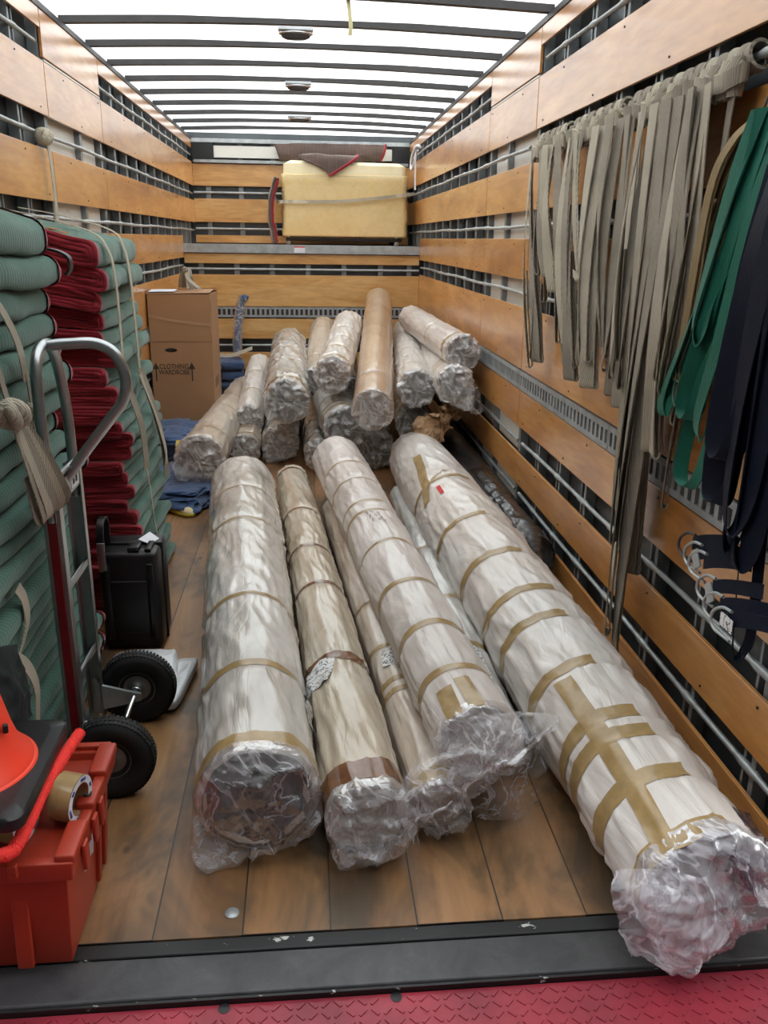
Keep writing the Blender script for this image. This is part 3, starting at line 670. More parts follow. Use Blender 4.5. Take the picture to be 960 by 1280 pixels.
# crumpled kraft paper spilling from the roll end
kp = thing('crumpled_paper', 'crumpled brown kraft paper sticking out beside the charcoal-ended roll', 'paper', (2.1, 3.95, .3))
for k in range(7):
    c = np.array([2.03+.055*(k % 4)+.02*(k//4), 3.86+.05*(k//3), .35+.05*((k*5) % 4)])
    u = np.array([.10*math.cos(k*1.3), -.05, .07*math.sin(k*1.3+1)]); w_ = np.array([-.05*math.sin(k), .04, .09*math.cos(k*.9)])
    G = [[c+u*i+w_*j+np.array([0, -.05*math.cos(i*2.5)*math.cos(j*2), 0]) for j in (-1, -.3, .4, 1)] for i in (-1, -.3, .4, 1)]
    MB().grid(crumple(G, 30, 30, .085, 13, 200+k*3)).build('paper_sheet', MT['kraft'], kp, (2.1, 3.95, .3), smooth=False)

# ------------------------------------------------------------------ FOLDED MOVING BLANKETS
def folded(label, x0, x1, y0, y1, z0, H, seed, end, group, tilt=0, prot=0, ny=30, yaw=0):
    """one folded pad: nested U folds open to the wall, closed edge at x1; end: which end shows its red binding"""
    o = thing('moving_blanket', label, 'blanket', ((x0+x1)/2, (y0+y1)/2, z0), group)
    K = 3; t = H/2/(K+.15)
    org = ((x0+x1)/2, (y0+y1)/2, z0)
    def section(k, grow=0):
        h = H/2-t*(k+.5); a = []
        for sgn, off in ((1, t*.42+grow), (-1, -t*.42-grow)):
            hh = max(h+off, .0015); ar = np.linspace(PI/2, -PI/2, 11)
            xs = list(np.linspace(x0+.012*k, x1-H/2-.02, 8))
            pts = [(x, hh) for x in xs]+[(x1-H/2+hh*1.1*abs(math.cos(q))**.6, hh*math.copysign(abs(math.sin(q))**.75, q)) for q in ar]+[(x, -hh) for x in xs[::-1]]
            a.append(pts if sgn == 1 else pts[::-1])
        return np.array(a[0]+a[1])
    def deform(Q, y, e):
        x, z = Q[:, 0], Q[:, 1]
        n = 1.0
        if end == 'far':      # pad end folded over, seen as a rounded nose
            q = np.clip((y-(y1-.034))/.034, 0, 1); n = max(1-q**3, .25)**.5
        zz = z0+H/2+z*n
        sag = .022*fb(x*2.5, y*2.8, z0*1.3, 5)+.005*fb(x*6, y*7, z0*9, seed)
        dx = prot*np.clip((x-x0)/(x1-x0), 0, 1)+.012*fb(z0*7, y*3.5, 0, seed+3)*np.clip((x-x0)/.2, 0, 1)
        lump = 1+.10*fb(y*6, x*5, z0*3, seed+8)
        zz = z0+H/2+(z*n)*lump+sag+(tilt*1.25 if end == 'far' else tilt)*(1-(x-x0)/(x1-x0))
        lean = -.04*np.clip(z0/1.5, 0, 1)*(x-x0)/(x1-x0) if end == 'near' else 0
        return np.stack([x+dx+lean+yaw*(y-(y0+y1)/2), np.full_like(x, y)+e*.016*fb(x*9, z*70, 0, seed+2), zz], -1)
    body, bind = MB(), MB()
    bw = .035
    for k in range(K):
        C = section(k); Cb = section(k, .0016 if end == 'near' else .006)
        if end == 'near': ys, yb = np.linspace(y0+bw, y1, ny), np.linspace(y0, y0+bw+.004, 4)
        else: ys, yb = np.concatenate([np.linspace(y0, y1-.05, ny-8), y1-.05+.05*np.sin(np.linspace(.1, 1, 8)*PI/2)*.9]), np.linspace(y1-.024, y1, 5)
        rows = np.array([deform(C, y, 0) for y in ys]); body.grid(rows, False, True)
        e = 1
        rb_ = np.array([deform(Cb, y, 1 if abs(y-y0) < .02 else 0) for y in yb]); m = len(C)
        base = bind.n; bind.grid(rb_, False, True)
        row0 = 0 if end == 'near' else 4
        hm = m//2
        bind.f += [(base+row0*m+i, base+row0*m+i+1, base+row0*m+m-2-i, base+row0*m+m-1-i) for i in range(hm-1)]
        if end == 'far':
            bb = body.n-len(ys)*m
    body.build('quilted_pad', MT['green'], o, org)
    bind.build('binding', MT['binding'], o, org, label='red bound edge')
    return o
NTH = ['', 'second ', 'third ', 'fourth ', 'fifth ', 'sixth ', 'seventh ', 'eighth ', 'ninth ', 'tenth ', 'eleventh ', 'twelfth ', 'thirteenth ']
def ordinal(i, n): return ('topmost' if i == 0 else 'bottom one' if i == n-1 else NTH[i]+'from the top' if i < n/2 else NTH[n-1-i]+'from the bottom')
rnd = random.Random(4)
def stack(which, x1, y0, y1, top, end, group, txt):
    hs = [.108, .092, .084]+[.076]*6+[.058]*15
    k = (top-.012)/sum(hs); z = top
    for i, h in enumerate(hs):
        h *= k; z -= h
        folded('green moving blanket, %s %s' % (ordinal(i, len(hs)), txt), .012, x1+(.02*(i > 8)), y0+rnd.uniform(-.05, .04)*(end == 'near'), y1+rnd.uniform(-.035, .035), z, h*.985, which*100+i, end,
               group, .085*max(0, 1-i/7), rnd.uniform(-.026, .018)-(.012 if i == 0 else 0)+(.035 if which == 1 and i == 0 else 0), yaw=rnd.uniform(-.045, .045))
stack(1, .425, .16, 1.215, 1.625, 'far', 'blankets in the stack beside the hand truck', 'in the stack beside the hand truck')
stack(2, .475, 1.84, 2.62, 1.565, 'near', 'blankets in the stack beside the wardrobe box', 'in the stack nearest the wardrobe box')
# printed patch on the second stack, two straps around it
def rib(mb, pts, w, n=40, th=.003):
    P = smoothpath(pts, n); mb.ribbon(P, w, th); return mb
t = thing('webbing_strap', 'pale strap over the left side of the second blanket stack, loose tail on its face', 'strap', (.5, 1.9, 1.5), 'straps around the blanket stacks')
rib(MB(), [(.03, 1.93, 1.675), (.2, 1.92, 1.645), (.4, 1.90, 1.59), (.455, 1.90, 1.53), (.475, 1.90, 1.44), (.48, 1.90, 1.25), (.485, 1.87, 1.0)], (0, .035, 0)).build('webbing', MT['web'], t, (.5, 1.9, 1.5))
rib(MB(), [(.487, 1.88, 1.02), (.50, 1.94, .93), (.515, 2.0, .80), (.515, 2.04, .66), (.51, 2.05, .60)], [(.01, .06, 0)]).build('loose_tail', MT['web2'], t, (.5, 1.9, 1.5))
rib(MB(), [(.51, 2.05, .62), (.512, 2.1, .48), (.51, 2.14, .35), (.51, 2.2, .22)], (0, .022, 0)).build('loose_tail', MT['web'], t, (.5, 1.9, 1.5))
t = thing('webbing_strap', 'pale strap over the right side of the second blanket stack, doubled tail hanging low', 'strap', (.5, 2.25, 1.5), 'straps around the blanket stacks')
rib(MB(), [(.03, 2.25, 1.685), (.2, 2.25, 1.655), (.4, 2.24, 1.60), (.45, 2.24, 1.53), (.468, 2.24, 1.40), (.478, 2.22, 1.2), (.485, 2.21, .95)], (0, .04, 0)).build('webbing', MT['web'], t, (.5, 2.25, 1.5))
rib(MB(), [(.487, 2.2, 1.02), (.505, 2.27, .9), (.52, 2.4, .7), (.52, 2.5, .5), (.515, 2.52, .44)], [(.01, .07, 0)]).build('loose_tail', MT['web2'], t, (.5, 2.25, 1.5))
rib(MB(), [(.49, 2.18, 1.0), (.515, 2.33, .8), (.53, 2.45, .6), (.525, 2.47, .52)], [(.0, .05, .01)]).build('loose_tail', MT['web'], t, (.5, 2.25, 1.5))
pr = thing('printed_patch', 'small orange print on top of the second blanket stack', 'print', (.2, 1.98, 1.66))
TOPV = []
for o_ in bpy.data.objects:
    if o_.name.startswith('quilted_pad') and o_.parent.location.y > 2 and o_.parent.location.z > 1.3:
        TOPV.append(np.array([v.co[:] for v in o_.data.vertices])+np.array(o_.parent.location))
TOPV = np.concatenate(TOPV)
def topz(x, y):
    d = np.hypot(TOPV[:, 0]-x, TOPV[:, 1]-y); q = np.argsort(d)[:24]; return TOPV[q, 2].max()
mb = MB()
for k in range(7):
    for q in range(3):
        x, y = .10+.034*k, 1.93+.03*q+.02*(k % 2)
        if (k+q) % 3 == 2: continue
        mb.obox((x, y, topz(x, y)+.002), ((1, 0, -.2), (0, 1, 0), (.2, 0, 1)), (.026, .022, .003))
mb.build('print_letters', MT['orange_print'], pr, (.2, 1.98, 1.66))
# straps of the near stack
def knot(mb, c, r, seed):
    c = np.array(c, float)
    for k in range(3):
        a = k*1.1+seed; u = np.array([math.cos(a), math.sin(a), .3*math.sin(a*2)]); w = np.array([-math.sin(a)*.4, math.cos(a)*.4, 1.])
        u /= np.linalg.norm(u); w /= np.linalg.norm(w)
        P = [c+r*(u*math.cos(q)+w*math.sin(q)*.8) for q in np.linspace(0, 2*PI, 22)[:-1]]
        mb.tube(P, r*.55, 8, True)
    return mb
t = thing('webbing_strap', 'pale strap down the near blanket stack, knotted behind the hand truck handle', 'strap', (.48, .72, 1.3), 'straps around the blanket stacks')
rib(MB(), [(.30, .45, 1.60), (.42, .55, 1.50), (.455, .64, 1.40), (.462, .72, 1.30), (.468, .735, 1.2)], (0, .045, 0)).build('webbing', MT['web'], t, (.48, .72, 1.3))
rib(MB(), [(.468, .735, 1.22), (.473, .733, 1.15), (.476, .735, 1.08)], (0, .016, 0)).build('webbing', MT['web2'], t, (.48, .72, 1.3))
knot(MB(), (.472, .733, 1.115), .022, 1).build('knot', MT['web'], t, (.48, .72, 1.3))
mb = MB()
for k in range(3): rib(mb, [(.474, .735+.008*k, 1.1), (.480+.005*k, .742+.012*k, 1.03), (.478+.005*k, .745+.016*k, .98), (.475, .742+.012*k, .945)], (0, .03, 0))
mb.build('loose_tail', MT['web'], t, (.48, .72, 1.3))
t = thing('webbing_strap', 'thick bunched strap knotted at the left edge, hanging over the red rail', 'strap', (.52, .5, 1.1), 'straps around the blanket stacks')
rib(MB(), [(.47, .40, 1.5), (.50, .43, 1.3), (.51, .455, 1.19)], (0, .03, 0)).build('webbing', MT['web2'], t, (.52, .5, 1.1))
knot(MB(), (.512, .458, 1.165), .032, 2).build('knot', MT['web'], t, (.52, .5, 1.1))
for k in range(5):
    e = .53+.028*k
    mb = MB(); rib(mb, [(.515, .46+.006*k, 1.15), (.528+.004*k, .475+.018*k, 1.05), (.535+.006*k, .50+.026*k, .96), (.535+.006*k, e+.01, .875+.006*k), (.528, e+.02, .858), (.522, e-.01, .88), (.520, .49+.02*k, 1.0)], (.006*k, .038, 0), 60)
    mb.build('hanging_loop', MT['web' if k % 2 else 'web2'], t, (.52, .5, 1.1))
for k, P in enumerate(([(.462, .49, .70), (.472, .50, .66), (.476, .49, .6), (.466, .45, .54)], [(.462, .40, .55), (.476, .45, .49), (.478, .49, .40), (.466, .49, .28)])):
    tag(rib(MB(), P, (.0, .04, .01)).build('webbing_strap', MT['web'], None, P[0]), ['upper', 'lower'][k]+' loose pale strap end curving down the face of the near blanket stack', 'strap', 'loose strap ends on the near stack')

P = crumple([[(.475, .16, .62), (.482, .26, .64), (.485, .36, .60)], [(.49, .17, .5), (.505, .27, .52), (.50, .375, .49)], [(.49, .2, .40), (.505, .29, .40), (.495, .36, .40)]], 30, 30, .03, 9, 2)
o_ = MB().grid(P).build('dark_cloth', simple('dark_cloth', (26, 34, 34), .95), None, (.49, .27, .5)); o_.modifiers.new('thick', 'SOLIDIFY').thickness = .006
tag(o_, 'dark cloth hanging against the near blanket stack above the cone base', 'cloth')
tag(rib(MB(), [(.33, 1.16, 1.525), (.40, 1.26, 1.535), (.458, 1.29, 1.515), (.468, 1.29, 1.48), (.455, 1.29, 1.455)], (.0, .04, 0), 30, .008).build('black_band', MT['black'], None, (.42, 1.28, 1.5)), 'black curved band poking out between the two blanket stacks', 'band')
# ------------------------------------------------------------------ HAND TRUCK
ht = thing('hand_truck', 'aluminium hand truck with red rail, looped handle and two black tyres', 'hand truck', (.52, .8, 0)); HO = (.52, .8, 0)
XR = .515
def channel(y, sgn, z0, z1):
    mb = MB(); mb.box(XR-.022, XR+.022, y-.004, y+.004, z0, z1); mb.box(XR+.018, XR+.024, y-.004, y+sgn*.03, z0, z1); mb.box(XR-.024, XR-.018, y-.004, y+sgn*.03, z0, z1); return mb
channel(.665, 1, .06, .96).build('side_rail', MT['alu'], ht, HO, False, .0015)
MB().box(XR-.012, XR+.012, .655, .662, .08, .86).build('red_stripe', MT['red_paint'], ht, HO, False, .001, label='dark red painted strip')
channel(.925, -1, .06, .93).build('side_rail', MT['alu'], ht, HO, False, .0015)
for z in (.31, .60):
    MB().obox((XR, .795, z), ((.6, 0, .8), (0, 1, 0), (-.8, 0, .6)), (.05, .25, .006)).obox((XR+.018, .795, z+.012), ((1, 0, 0), (0, 1, 0), (0, 0, 1)), (.006, .25, .02)).build('rung', MT['alu'], ht, HO, False, .001)
MB().box(XR+.016, XR+.022, .668, .922, .865, .925).build('cross_plate', MT['alu'], ht, HO, False, .001)
MB().box(XR+.022, XR+.0235, .80, .88, .875, .915).build('label_plate', MT['tape_core'], ht, HO, False, label='small printed rating label')
MB().box(XR+.022, XR+.0235, .69, .73, .872, .885).build('label_plate', MT['red_mark'], ht, HO, False)
for y in (.815, .845): MB().box(XR+.0235, XR+.024, y, y+.02, .885, .908).build('label_print', MT['ink'], ht, HO, False)
fr = smoothpath([(XR, .668, .82), (XR, .668, 1.0), (XR-.002, .672, 1.18), (XR-.004, .70, 1.265), (XR-.006, .77, 1.292), (XR-.006, .835, 1.28), (XR-.004, .885, 1.22), (XR, .915, 1.08), (XR, .922, .92), (XR, .922, .82)], 72)
MB().tube(fr, .0155, 14).build('frame_tube', MT['alu'], ht, HO)
lp_ = smoothpath([(XR-.005, .775, 1.290), (.57, .785, 1.294), (.645, .79, 1.294), (.695, .79, 1.265), (.718, .79, 1.20), (.705, .79, 1.135), (.655, .79, 1.07), (.59, .79, .99), (XR+.01, .79, .905)], 72)
MB().tube(lp_, .0155, 14).build('handle_loop', MT['alu'], ht, HO)
MB().tube([(XR+.02, .70, .945), (XR+.02, .79, .945), (XR+.02, .86, .945)], .008, 10).build('handle_bolt', MT['galv'], ht, HO)
MB().tube([(.637, .53, .127), (.637, 1.01, .127)], .009, 12).build('axle', MT['chrome'], ht, HO)
for y in (.90,):
    P = [(XR, y, .20), (XR+.02, y, .175), (.62, y, .15), (.66, y, .14), (.66, y, .115), (.60, y, .10), (XR+.01, y, .085), (XR, y, .06)]
    n = len(P); V = P+[(a, b+.012, c) for a, b, c in P]
    MB().add(V, [tuple(range(n))[::-1], tuple(range(n, 2*n))]+[(i, (i+1) % n, n+(i+1) % n, n+i) for i in range(n)]).build('axle_bracket', MT['galv'], ht, HO, False)
    MB().add([(a, b-.22, c) for a, b, c in V], [tuple(range(n))[::-1], tuple(range(n, 2*n))]+[(i, (i+1) % n, n+(i+1) % n, n+i) for i in range(n)]).build('axle_bracket', MT['galv'], ht, HO, False)
MB().tube([(.637, .915, .127), (.637, .935, .127)], .02, 12).build('axle_collar', MT['chrome'], ht, HO)
MB().box(.475, .50, .62, .97, .004, .075).build('nose_plate', MT['alu'], ht, HO, False, .002)
for yc, nm in ((.565, 'near'), (.975, 'far')):
    c = (.637, yc, .127); seg = 96
    prof = [(.045, -.012), (.058, -.018), (.066, -.024), (.085, -.034), (.105, -.034), (.118, -.028), (.1255, -.016), (.127, -.006), (.127, .006), (.1255, .016), (.118, .028), (.105, .034), (.085, .034), (.066, .024), (.058, .018), (.045, .012)]
    R = []
    for r, h in prof:
        row = []
        for i, a in enumerate(np.arange(seg)*2*PI/seg):
            rr = r-(.0022 if (r > .117 and (i+(1 if h > 0 else 0)) % 2) else 0)
            row.append((rr*math.cos(a), h, rr*math.sin(a)))
        R.append(row)
    w = MB().grid(np.array(R)+np.array(c), False, True).build('tyre', MT['rubber'], ht, HO, auto=40)
    tb = MB()
    for q in range(64):
        for hh in (-.017, 0, .017):
            a = (q+(.5 if hh == 0 else 0))*2*PI/64; ca_, sa_ = math.cos(a), math.sin(a)
            tb.obox((c[0]+.1265*ca_-(.0018*ca_ if hh else 0), yc+hh, c[2]+.1265*sa_-(.0018*sa_ if hh else 0)), ((ca_, 0, sa_), (0, 1, 0), (-sa_, 0, ca_)), (.0034, .0125, .0082))
    d_ = tb.build('tread', MT['rubber'], w, HO, False)
    h = MB().lathe([(.0, -.026), (.016, -.026), (.018, -.016), (.04, -.010), (.056, -.016), (.060, -.020), (.060, .020), (.056, .016), (.04, .010), (.018, .016), (.016, .026), (0, .026)], c, 'y', 40).build('wheel_hub', MT['post'], w)
    h.location = (0, 0, 0); h.data.transform(Matrix.Translation((-HO[0], -HO[1], -HO[2])))

# ------------------------------------------------------------------ BLACK CASE, WHITE BAGS
cs = thing('hard_case', 'black hard plastic case standing on end behind the hand truck', 'case', (.52, 1.6, 0)); CO = (.52, 1.6, 0)
MB().box(.405, .635, 1.49, 1.60, .006, .415).box(.405, .635, 1.606, 1.72, .006, .415).build('case_shell', MT['black'], cs, CO, True, .022, auto=35)
MB().box(.45, .59, 1.482, 1.495, .08, .30).box(.425, .45, 1.484, 1.495, .05, .37).box(.59, .615, 1.484, 1.495, .05, .37).build('raised_panel', MT['black'], cs, CO, True, .006, auto=35)
MB().box(.40, .64, 1.597, 1.609, .003, .42).build('seam_lip', MT['black'], cs, CO, True, .004, auto=35)
P = smoothpath([(.425, 1.52, .41), (.425, 1.50, .45), (.425, 1.50, .50), (.425, 1.53, .535), (.425, 1.58, .53), (.425, 1.6, .49), (.425, 1.6, .42)], 40)
MB().ribbon(P, (.028, 0, 0), .012).build('handle', MT['black'], cs, CO, True, .003, auto=40)
MB().ribbon(smoothpath([(.428, 1.49, .34), (.428, 1.478, .38), (.428, 1.478, .43), (.428, 1.484, .46)], 20), (.03, 0, 0), .008).build('latch', MT['alu'], cs, CO, True, .002, label='bare metal latch', auto=40)
MB().box(.52, .565, 1.5, 1.56, .412, .435).box(.585, .61, 1.5, 1.6, .412, .428).build('top_latch', MT['black'], cs, CO, True, .005, auto=40)
MB().add([(.545, 1.60, .432), (.60, 1.56, .424), (.622, 1.63, .424), (.575, 1.69, .432)], [(0, 1, 2, 3)]).build('sticker', MT['tape_core'], cs, CO, False, label='white sticker')
def slab(c, sx, sy, sz, rot, seed, mat, name, amp=.02):
    n = 26; R = []
    for i, a in enumerate(np.linspace(0, PI, n)):
        row = []
        for b_ in np.linspace(0, 2*PI, 40)[:-1]:
            e = .35; f = lambda v: math.copysign(abs(v)**e, v)
            x, y, z = f(math.sin(a))*f(math.cos(b_))*sx/2, f(math.sin(a))*f(math.sin(b_))*sy/2, math.copysign(abs(math.cos(a))**.7, math.cos(a))*sz/2
            row.append((x, y, z))
        R.append(row)
    P = np.array(R); x, y, z = P[..., 0], P[..., 1], P[..., 2]
    d = amp*(rg(x*14, y*14, z*14+seed, seed, 2)-.4)
    P = P*(1+d[..., None]*3); P[..., 2] += d*.5+.008*fb(x*8, y*8, 0, seed)
    ca, sa = math.cos(rot), math.sin(rot)
    Q = np.stack([x*0+P[..., 0]*ca-P[..., 1]*sa+c[0], P[..., 0]*sa+P[..., 1]*ca+c[1], P[..., 2]+c[2]], -1)
    return MB().grid(Q, False, True).build(name, mat, None, c)
tag(slab((.60, 1.22, .032), .26, .36, .055, .1, 3, MT['white_bag'], 'folded_plastic_bag'), 'folded white plastic bag on the floor behind the far tyre', 'bag')
tag(slab((.735, 1.17, .028), .085, .34, .05, -.12, 5, MT['white_bag'], 'folded_plastic_bag'), 'narrow folded white plastic bag right of the far tyre', 'bag')

# ------------------------------------------------------------------ RED TOTE, CONE, TAPE
tt = thing('storage_tote', 'red orange plastic tote with a notched rim at the lower left corner', 'tote', (.42, .12, 0)); TO = (.42, .12, 0)
def ringbox(mb, b, tq, th):     # tapered hollow shell
    (x0, x1, y0, y1, z0), (u0, u1, v0, v1, z1) = b, tq
    o0 = [(x0, y0, z0), (x1, y0, z0), (x1, y1, z0), (x0, y1, z0)]; o1 = [(u0, v0, z1), (u1, v0, z1), (u1, v1, z1), (u0, v1, z1)]
    i1 = [(u0+th, v0+th, z1), (u1-th, v0+th, z1), (u1-th, v1-th, z1), (u0+th, v1-th, z1)]; i0 = [(x0+th, y0+th, z0+th), (x1-th, y0+th, z0+th), (x1-th, y1-th, z0+th), (x0+th, y1-th, z0+th)]
    V = o0+o1+i1+i0; F = [(3, 2, 1, 0), (12, 13, 14, 15)]
    for k in range(4):
        l = (k+1) % 4
        F += [(k, l, 4+l, 4+k), (4+k, 4+l, 8+l, 8+k), (8+k, 8+l, 12+l, 12+k)]
    return mb.add(V, F)
ringbox(MB(), (.16, .672, -.052, .305, .003), (.135, .692, -.075, .325, .29), .006).build('tote_body', MT['red_plastic'], tt, TO, True, .006, auto=35)
ringbox(MB(), (.118, .708, -.092, .338, .262), (.118, .712, -.095, .342, .31), .026).build('tote_rim', MT['red_plastic'], tt, TO, True, .004, auto=35)
MB().box(.15, .682, -.065, .315, .283, .289).build('lid_panel', MT['red_plastic'], tt, TO, False)
for y0, y1 in ((-.09, .03), (.085, .15), (.21, .335)):
    MB().box(.672, .716, y0, y1, .302, .326).build('rim_block', MT['red_plastic'], tt, TO, True, .006, auto=35)
for y0, y1 in ((-.03, .0), (.06, .09), (.12, .15)): MB().box(.712, .722, y0, y1, .235, .30).build('rim_tab', MT['red_plastic'], tt, TO, True, .003, auto=35)
for x in (.50, .58): MB().box(x, x+.02, -.105, -.09, .285, .316).build('rim_tab', MT['red_plastic'], tt, TO, True, .003, auto=35)
MB().box(.60, .70, .325, .345, .306, .322).box(.45, .57, .325, .345, .306, .322).build('rim_tab', MT['red_plastic'], tt, TO, True, .003, auto=35)
for x in (.25, .36, .47, .58): MB().obox((x, -.066, .14), ((1, 0, 0), (0, 1, -.08), (0, .08, 1)), (.035, .012, .24)).build('body_rib', MT['red_plastic'], tt, TO, True, .003, auto=35)
for y in (.19, .25): MB().obox((.686, y, .14), ((1, 0, -.08), (0, 1, 0), (.08, 0, 1)), (.012, .02, .24)).build('body_rib', MT['red_plastic'], tt, TO, True, .003, auto=35)
MB().lathe([(.010, 0), (.010, .004), (.005, .004), (.005, .0)], (.694, .118, .327), 'z', 16).build('eyelet', MT['rail_dark'], tt, TO)
mb = MB()
for k in range(5): mb.obox((.6925+.0003*k, .05+.016*k, .19), ((0, 1, 0), (.08, 0, 1), (1, 0, 0)), (.008, .05-.012*(k % 2), .002))
mb.build('stamped_letters', MT['tape_core'], tt, TO, False, label='faint white stamped print')
def tape_roll(c, ax, label, mat, r=.055, w=.05):
    t = thing('tape_roll', label, 'tape roll', c, 'tape rolls on the tote')
    o = MB().lathe([(.039, -w/2), (r, -w/2), (r, w/2), (.039, w/2), (.039, -w/2)], (0, 0, 0), ax, 40).build('tape_winding', mat, t, auto=40)
    MB().lathe([(.036, -w/2-.001), (.039, -w/2-.001), (.039, w/2+.001), (.036, w/2+.001), (.036, -w/2-.001)], (0, 0, 0), ax, 40).build('core', MT['card'], t, auto=40)
    f = MB().lathe([(.038, w/2+.0015), (.054, w/2+.0015)], (0, 0, 0), ax, 40).build('side_label', MT['tape_core'], t, label='white side label with blue print')
    mb = MB()
    for k in range(6):
        a = k*PI/3+.2
        mb.obox((w/2+.002, .046*math.cos(a), .046*math.sin(a)), ((0, math.cos(a), math.sin(a)), (0, -math.sin(a), math.cos(a)), (1, 0, 0)), (.007, .022 if k % 2 else .012, .001))
    mb.build('label_print', MT['blue_ink'], f)
    t.rotation_euler = (0, .06, -.25); return t
tape_roll((.664, .085, .345), 'x', 'tan packing tape roll standing on the tote with a white side label', MT['tape'])
tape_roll((.565, .02, .345), 'x', 'second tape roll, mostly under the red bar on the tote', MT['tape'])
cn = thing('traffic_cone', 'orange traffic cone with a square black base tilted on the red tote', 'cone', (.44, .06, .42)); 
# base slab with rounded corners
def rrect(hx, hy, r, n=8):
    P = []
    for cx, cy, a0 in ((hx-r, hy-r, 0), (-hx+r, hy-r, PI/2), (-hx+r, -hy+r, PI), (hx-r, -hy+r, 1.5*PI)):
        P += [(cx+r*math.cos(a0+q), cy+r*math.sin(a0+q)) for q in np.linspace(0, PI/2, n)]
    return np.array(P)
rows = [np.c_[rrect(.19-d, .205-d, .03), np.full(32, z)] for d, z in ((.19, 0), (.003, 0), (0, .004), (0, .028), (.004, .033), (.03, .036))]
mb = MB().grid(np.array(rows), False, True); mb.f.append(tuple(range(mb.n-32, mb.n)))
mb.build('cone_base', MT['black'], cn, auto=40)
MB().lathe([(.158, .034), (.157, .042), (.15, .052), (.13, .075), (.115, .12), (.10, .18), (.03, .45), (.026, .46), (.0, .46)], (0, 0, 0), 'z', 56).build('cone_body', MT['orange'], cn, auto=50)
MB().lathe([(.165, .0345), (.165, .037), (.157, .040)], (0, 0, 0), 'z', 56).build('cone_flange', MT['orange'], cn)
MB().obox((.118, -.03, .14), ((.3, -.9, .2), (.9, .3, 0), (0, 0, 1)), (.02, .012, .02)).build('black_clip', MT['black'], cn, bevel=.003)
cn.rotation_euler = (-.05, .02, .03)
rod = smoothpath([(.648, .262, .402), (.636, .18, .400), (.622, .05, .394), (.618, -.06, .386), (.612, -.115, .380), (.595, -.138, .376), (.5, -.142, .378), (.3, -.14, .380)], 90)
P = MB().tube(rod, .0135+.0025*np.random.RandomState(2).rand(len(rod)), 14).build('foam_bar', MT['red_bright'], None, (.6, 0, .38))
tag(P, 'bright red fuzzy bar bent along the cone base edge', 'bar')

# ------------------------------------------------------------------ WARDROBE BOX
bx_ = thing('wardrobe_box', 'tall brown cardboard clothing wardrobe box behind the blanket stacks', 'box', (.25, 5.4, 0)); BO = (.25, 5.4, 0)
BM = Matrix.Translation((.25, 5.4, 0))
x0, x1, y0, y1, H = .012, .487, 5.12, 5.68, 1.16
MB().box(x0, x1, y0, y1, .003, H).build('box_body', MT['card'], bx_, BO, False, .004)
MB().obox(((x0+x1)/2, y0+.13, H+.012), ((1, 0, .02), (0, 1, .05), (0, -.05, 1)), (x1-x0+.004, .27, .004)).build('top_flap', MT['card'], bx_, BO, False, .001)
MB().obox(((x0+x1)/2+.01, y1-.14, H+.016), ((1, 0, .03), (0, 1, -.06), (0, .06, 1)), (x1-x0+.02, .27, .004)).build('top_flap', MT['card'], bx_, BO, False, .001)
MB().obox((.12, y0+.1, H+.020), ((1, 0, .02), (0, 1, .05), (0, -.05, 1)), (.2, .16, .002)).build('top_paper', MT['tape_core'], bx_, BO, False, label='white paper lying on the flaps')
n = 24; hp = [(.17+.047*math.cos(a), y0-.0015, .735+.016*math.sin(a)) for a in np.arange(n)*2*PI/n]
MB().add(hp, [tuple(range(n))]).build('hand_hole', MT['black'], bx_, BO, False)
def arrow(cx, z0, z1, y):
    mb = MB(); w = .005
    mb.add([(cx-w, y, z0), (cx+w, y, z0), (cx+w, y, z1-.05), (cx-w, y, z1-.05)], [(0, 1, 2, 3)])
    mb.add([(cx-.026, y, z1-.052), (cx+.026, y, z1-.052), (cx, y, z1)], [(0, 1, 2)]); return mb
for cx in (.020+.025, .322): arrow(cx, .495, .64, y0-.0015).build('printed_arrow', MT['ink'], bx_, BO, False)
def text(body, size, loc, rot, parent, origin, mat, name='printed_text', sx=1):
    c = bpy.data.curves.new(name, 'FONT'); c.body = body; c.size = size; c.align_x = 'CENTER'; c.align_y = 'CENTER'; c.extrude = .0004; c.offset = .0006
    c.materials.append(mat); o = bpy.data.objects.new(name, c); COL.objects.link(o); o.parent = parent
    me = bpy.data.meshes.new_from_object(o); bpy.data.objects.remove(o); bpy.data.curves.remove(c)
    me.transform(Matrix.Translation(Vector(loc)-Vector(origin)) @ Matrix.Rotation(rot[0], 4, 'X') @ Matrix.Diagonal((sx, 1, 1, 1)))
    o = bpy.data.objects.new(name, me); COL.objects.link(o); o.parent = parent; return o
text('CLOTHING', .054, (.185, y0-.0015, .607), (PI/2, 0, 0), bx_, BO, MT['ink'], sx=.82)
text('WARDROBE', .054, (.185, y0-.0015, .562), (PI/2, 0, 0), bx_, BO, MT['ink'], sx=.80)
MB().box(x1, x1+.0015, y0+.12, y0+.36, .42, .50).box(x1, x1+.0015, y0+.18, y0+.24, .20, .28).build('side_print', MT['card_edge'], bx_, BO, False)
MB().box(x1-.002, x1+.001, y0+.05, y0+.055, .92, 1.1).box(x1-.001, x1+.0015, y0-.001, y0+.004, .78, .86).box(x1-.001, x1+.0015, y0-.001, y0+.006, 1.02, 1.12).build('torn_edge', MT['card_edge'], bx_, BO, False)
MB().ribbon([(x, y0-.003, 1.0-.075*((x-x0)/(x1-x0))-.01*math.sin(x*7)) for x in np.linspace(x0, x1+.003, 14)], (0, 0, .018), .0015).build('tape_strip', MT['kraft'], bx_, BO)
MB().ribbon([(x, y0-.002, .80) for x in np.linspace(x0, x1, 8)], (0, 0, .004), .0006).build('fold_line', MT['card_edge'], bx_, BO)
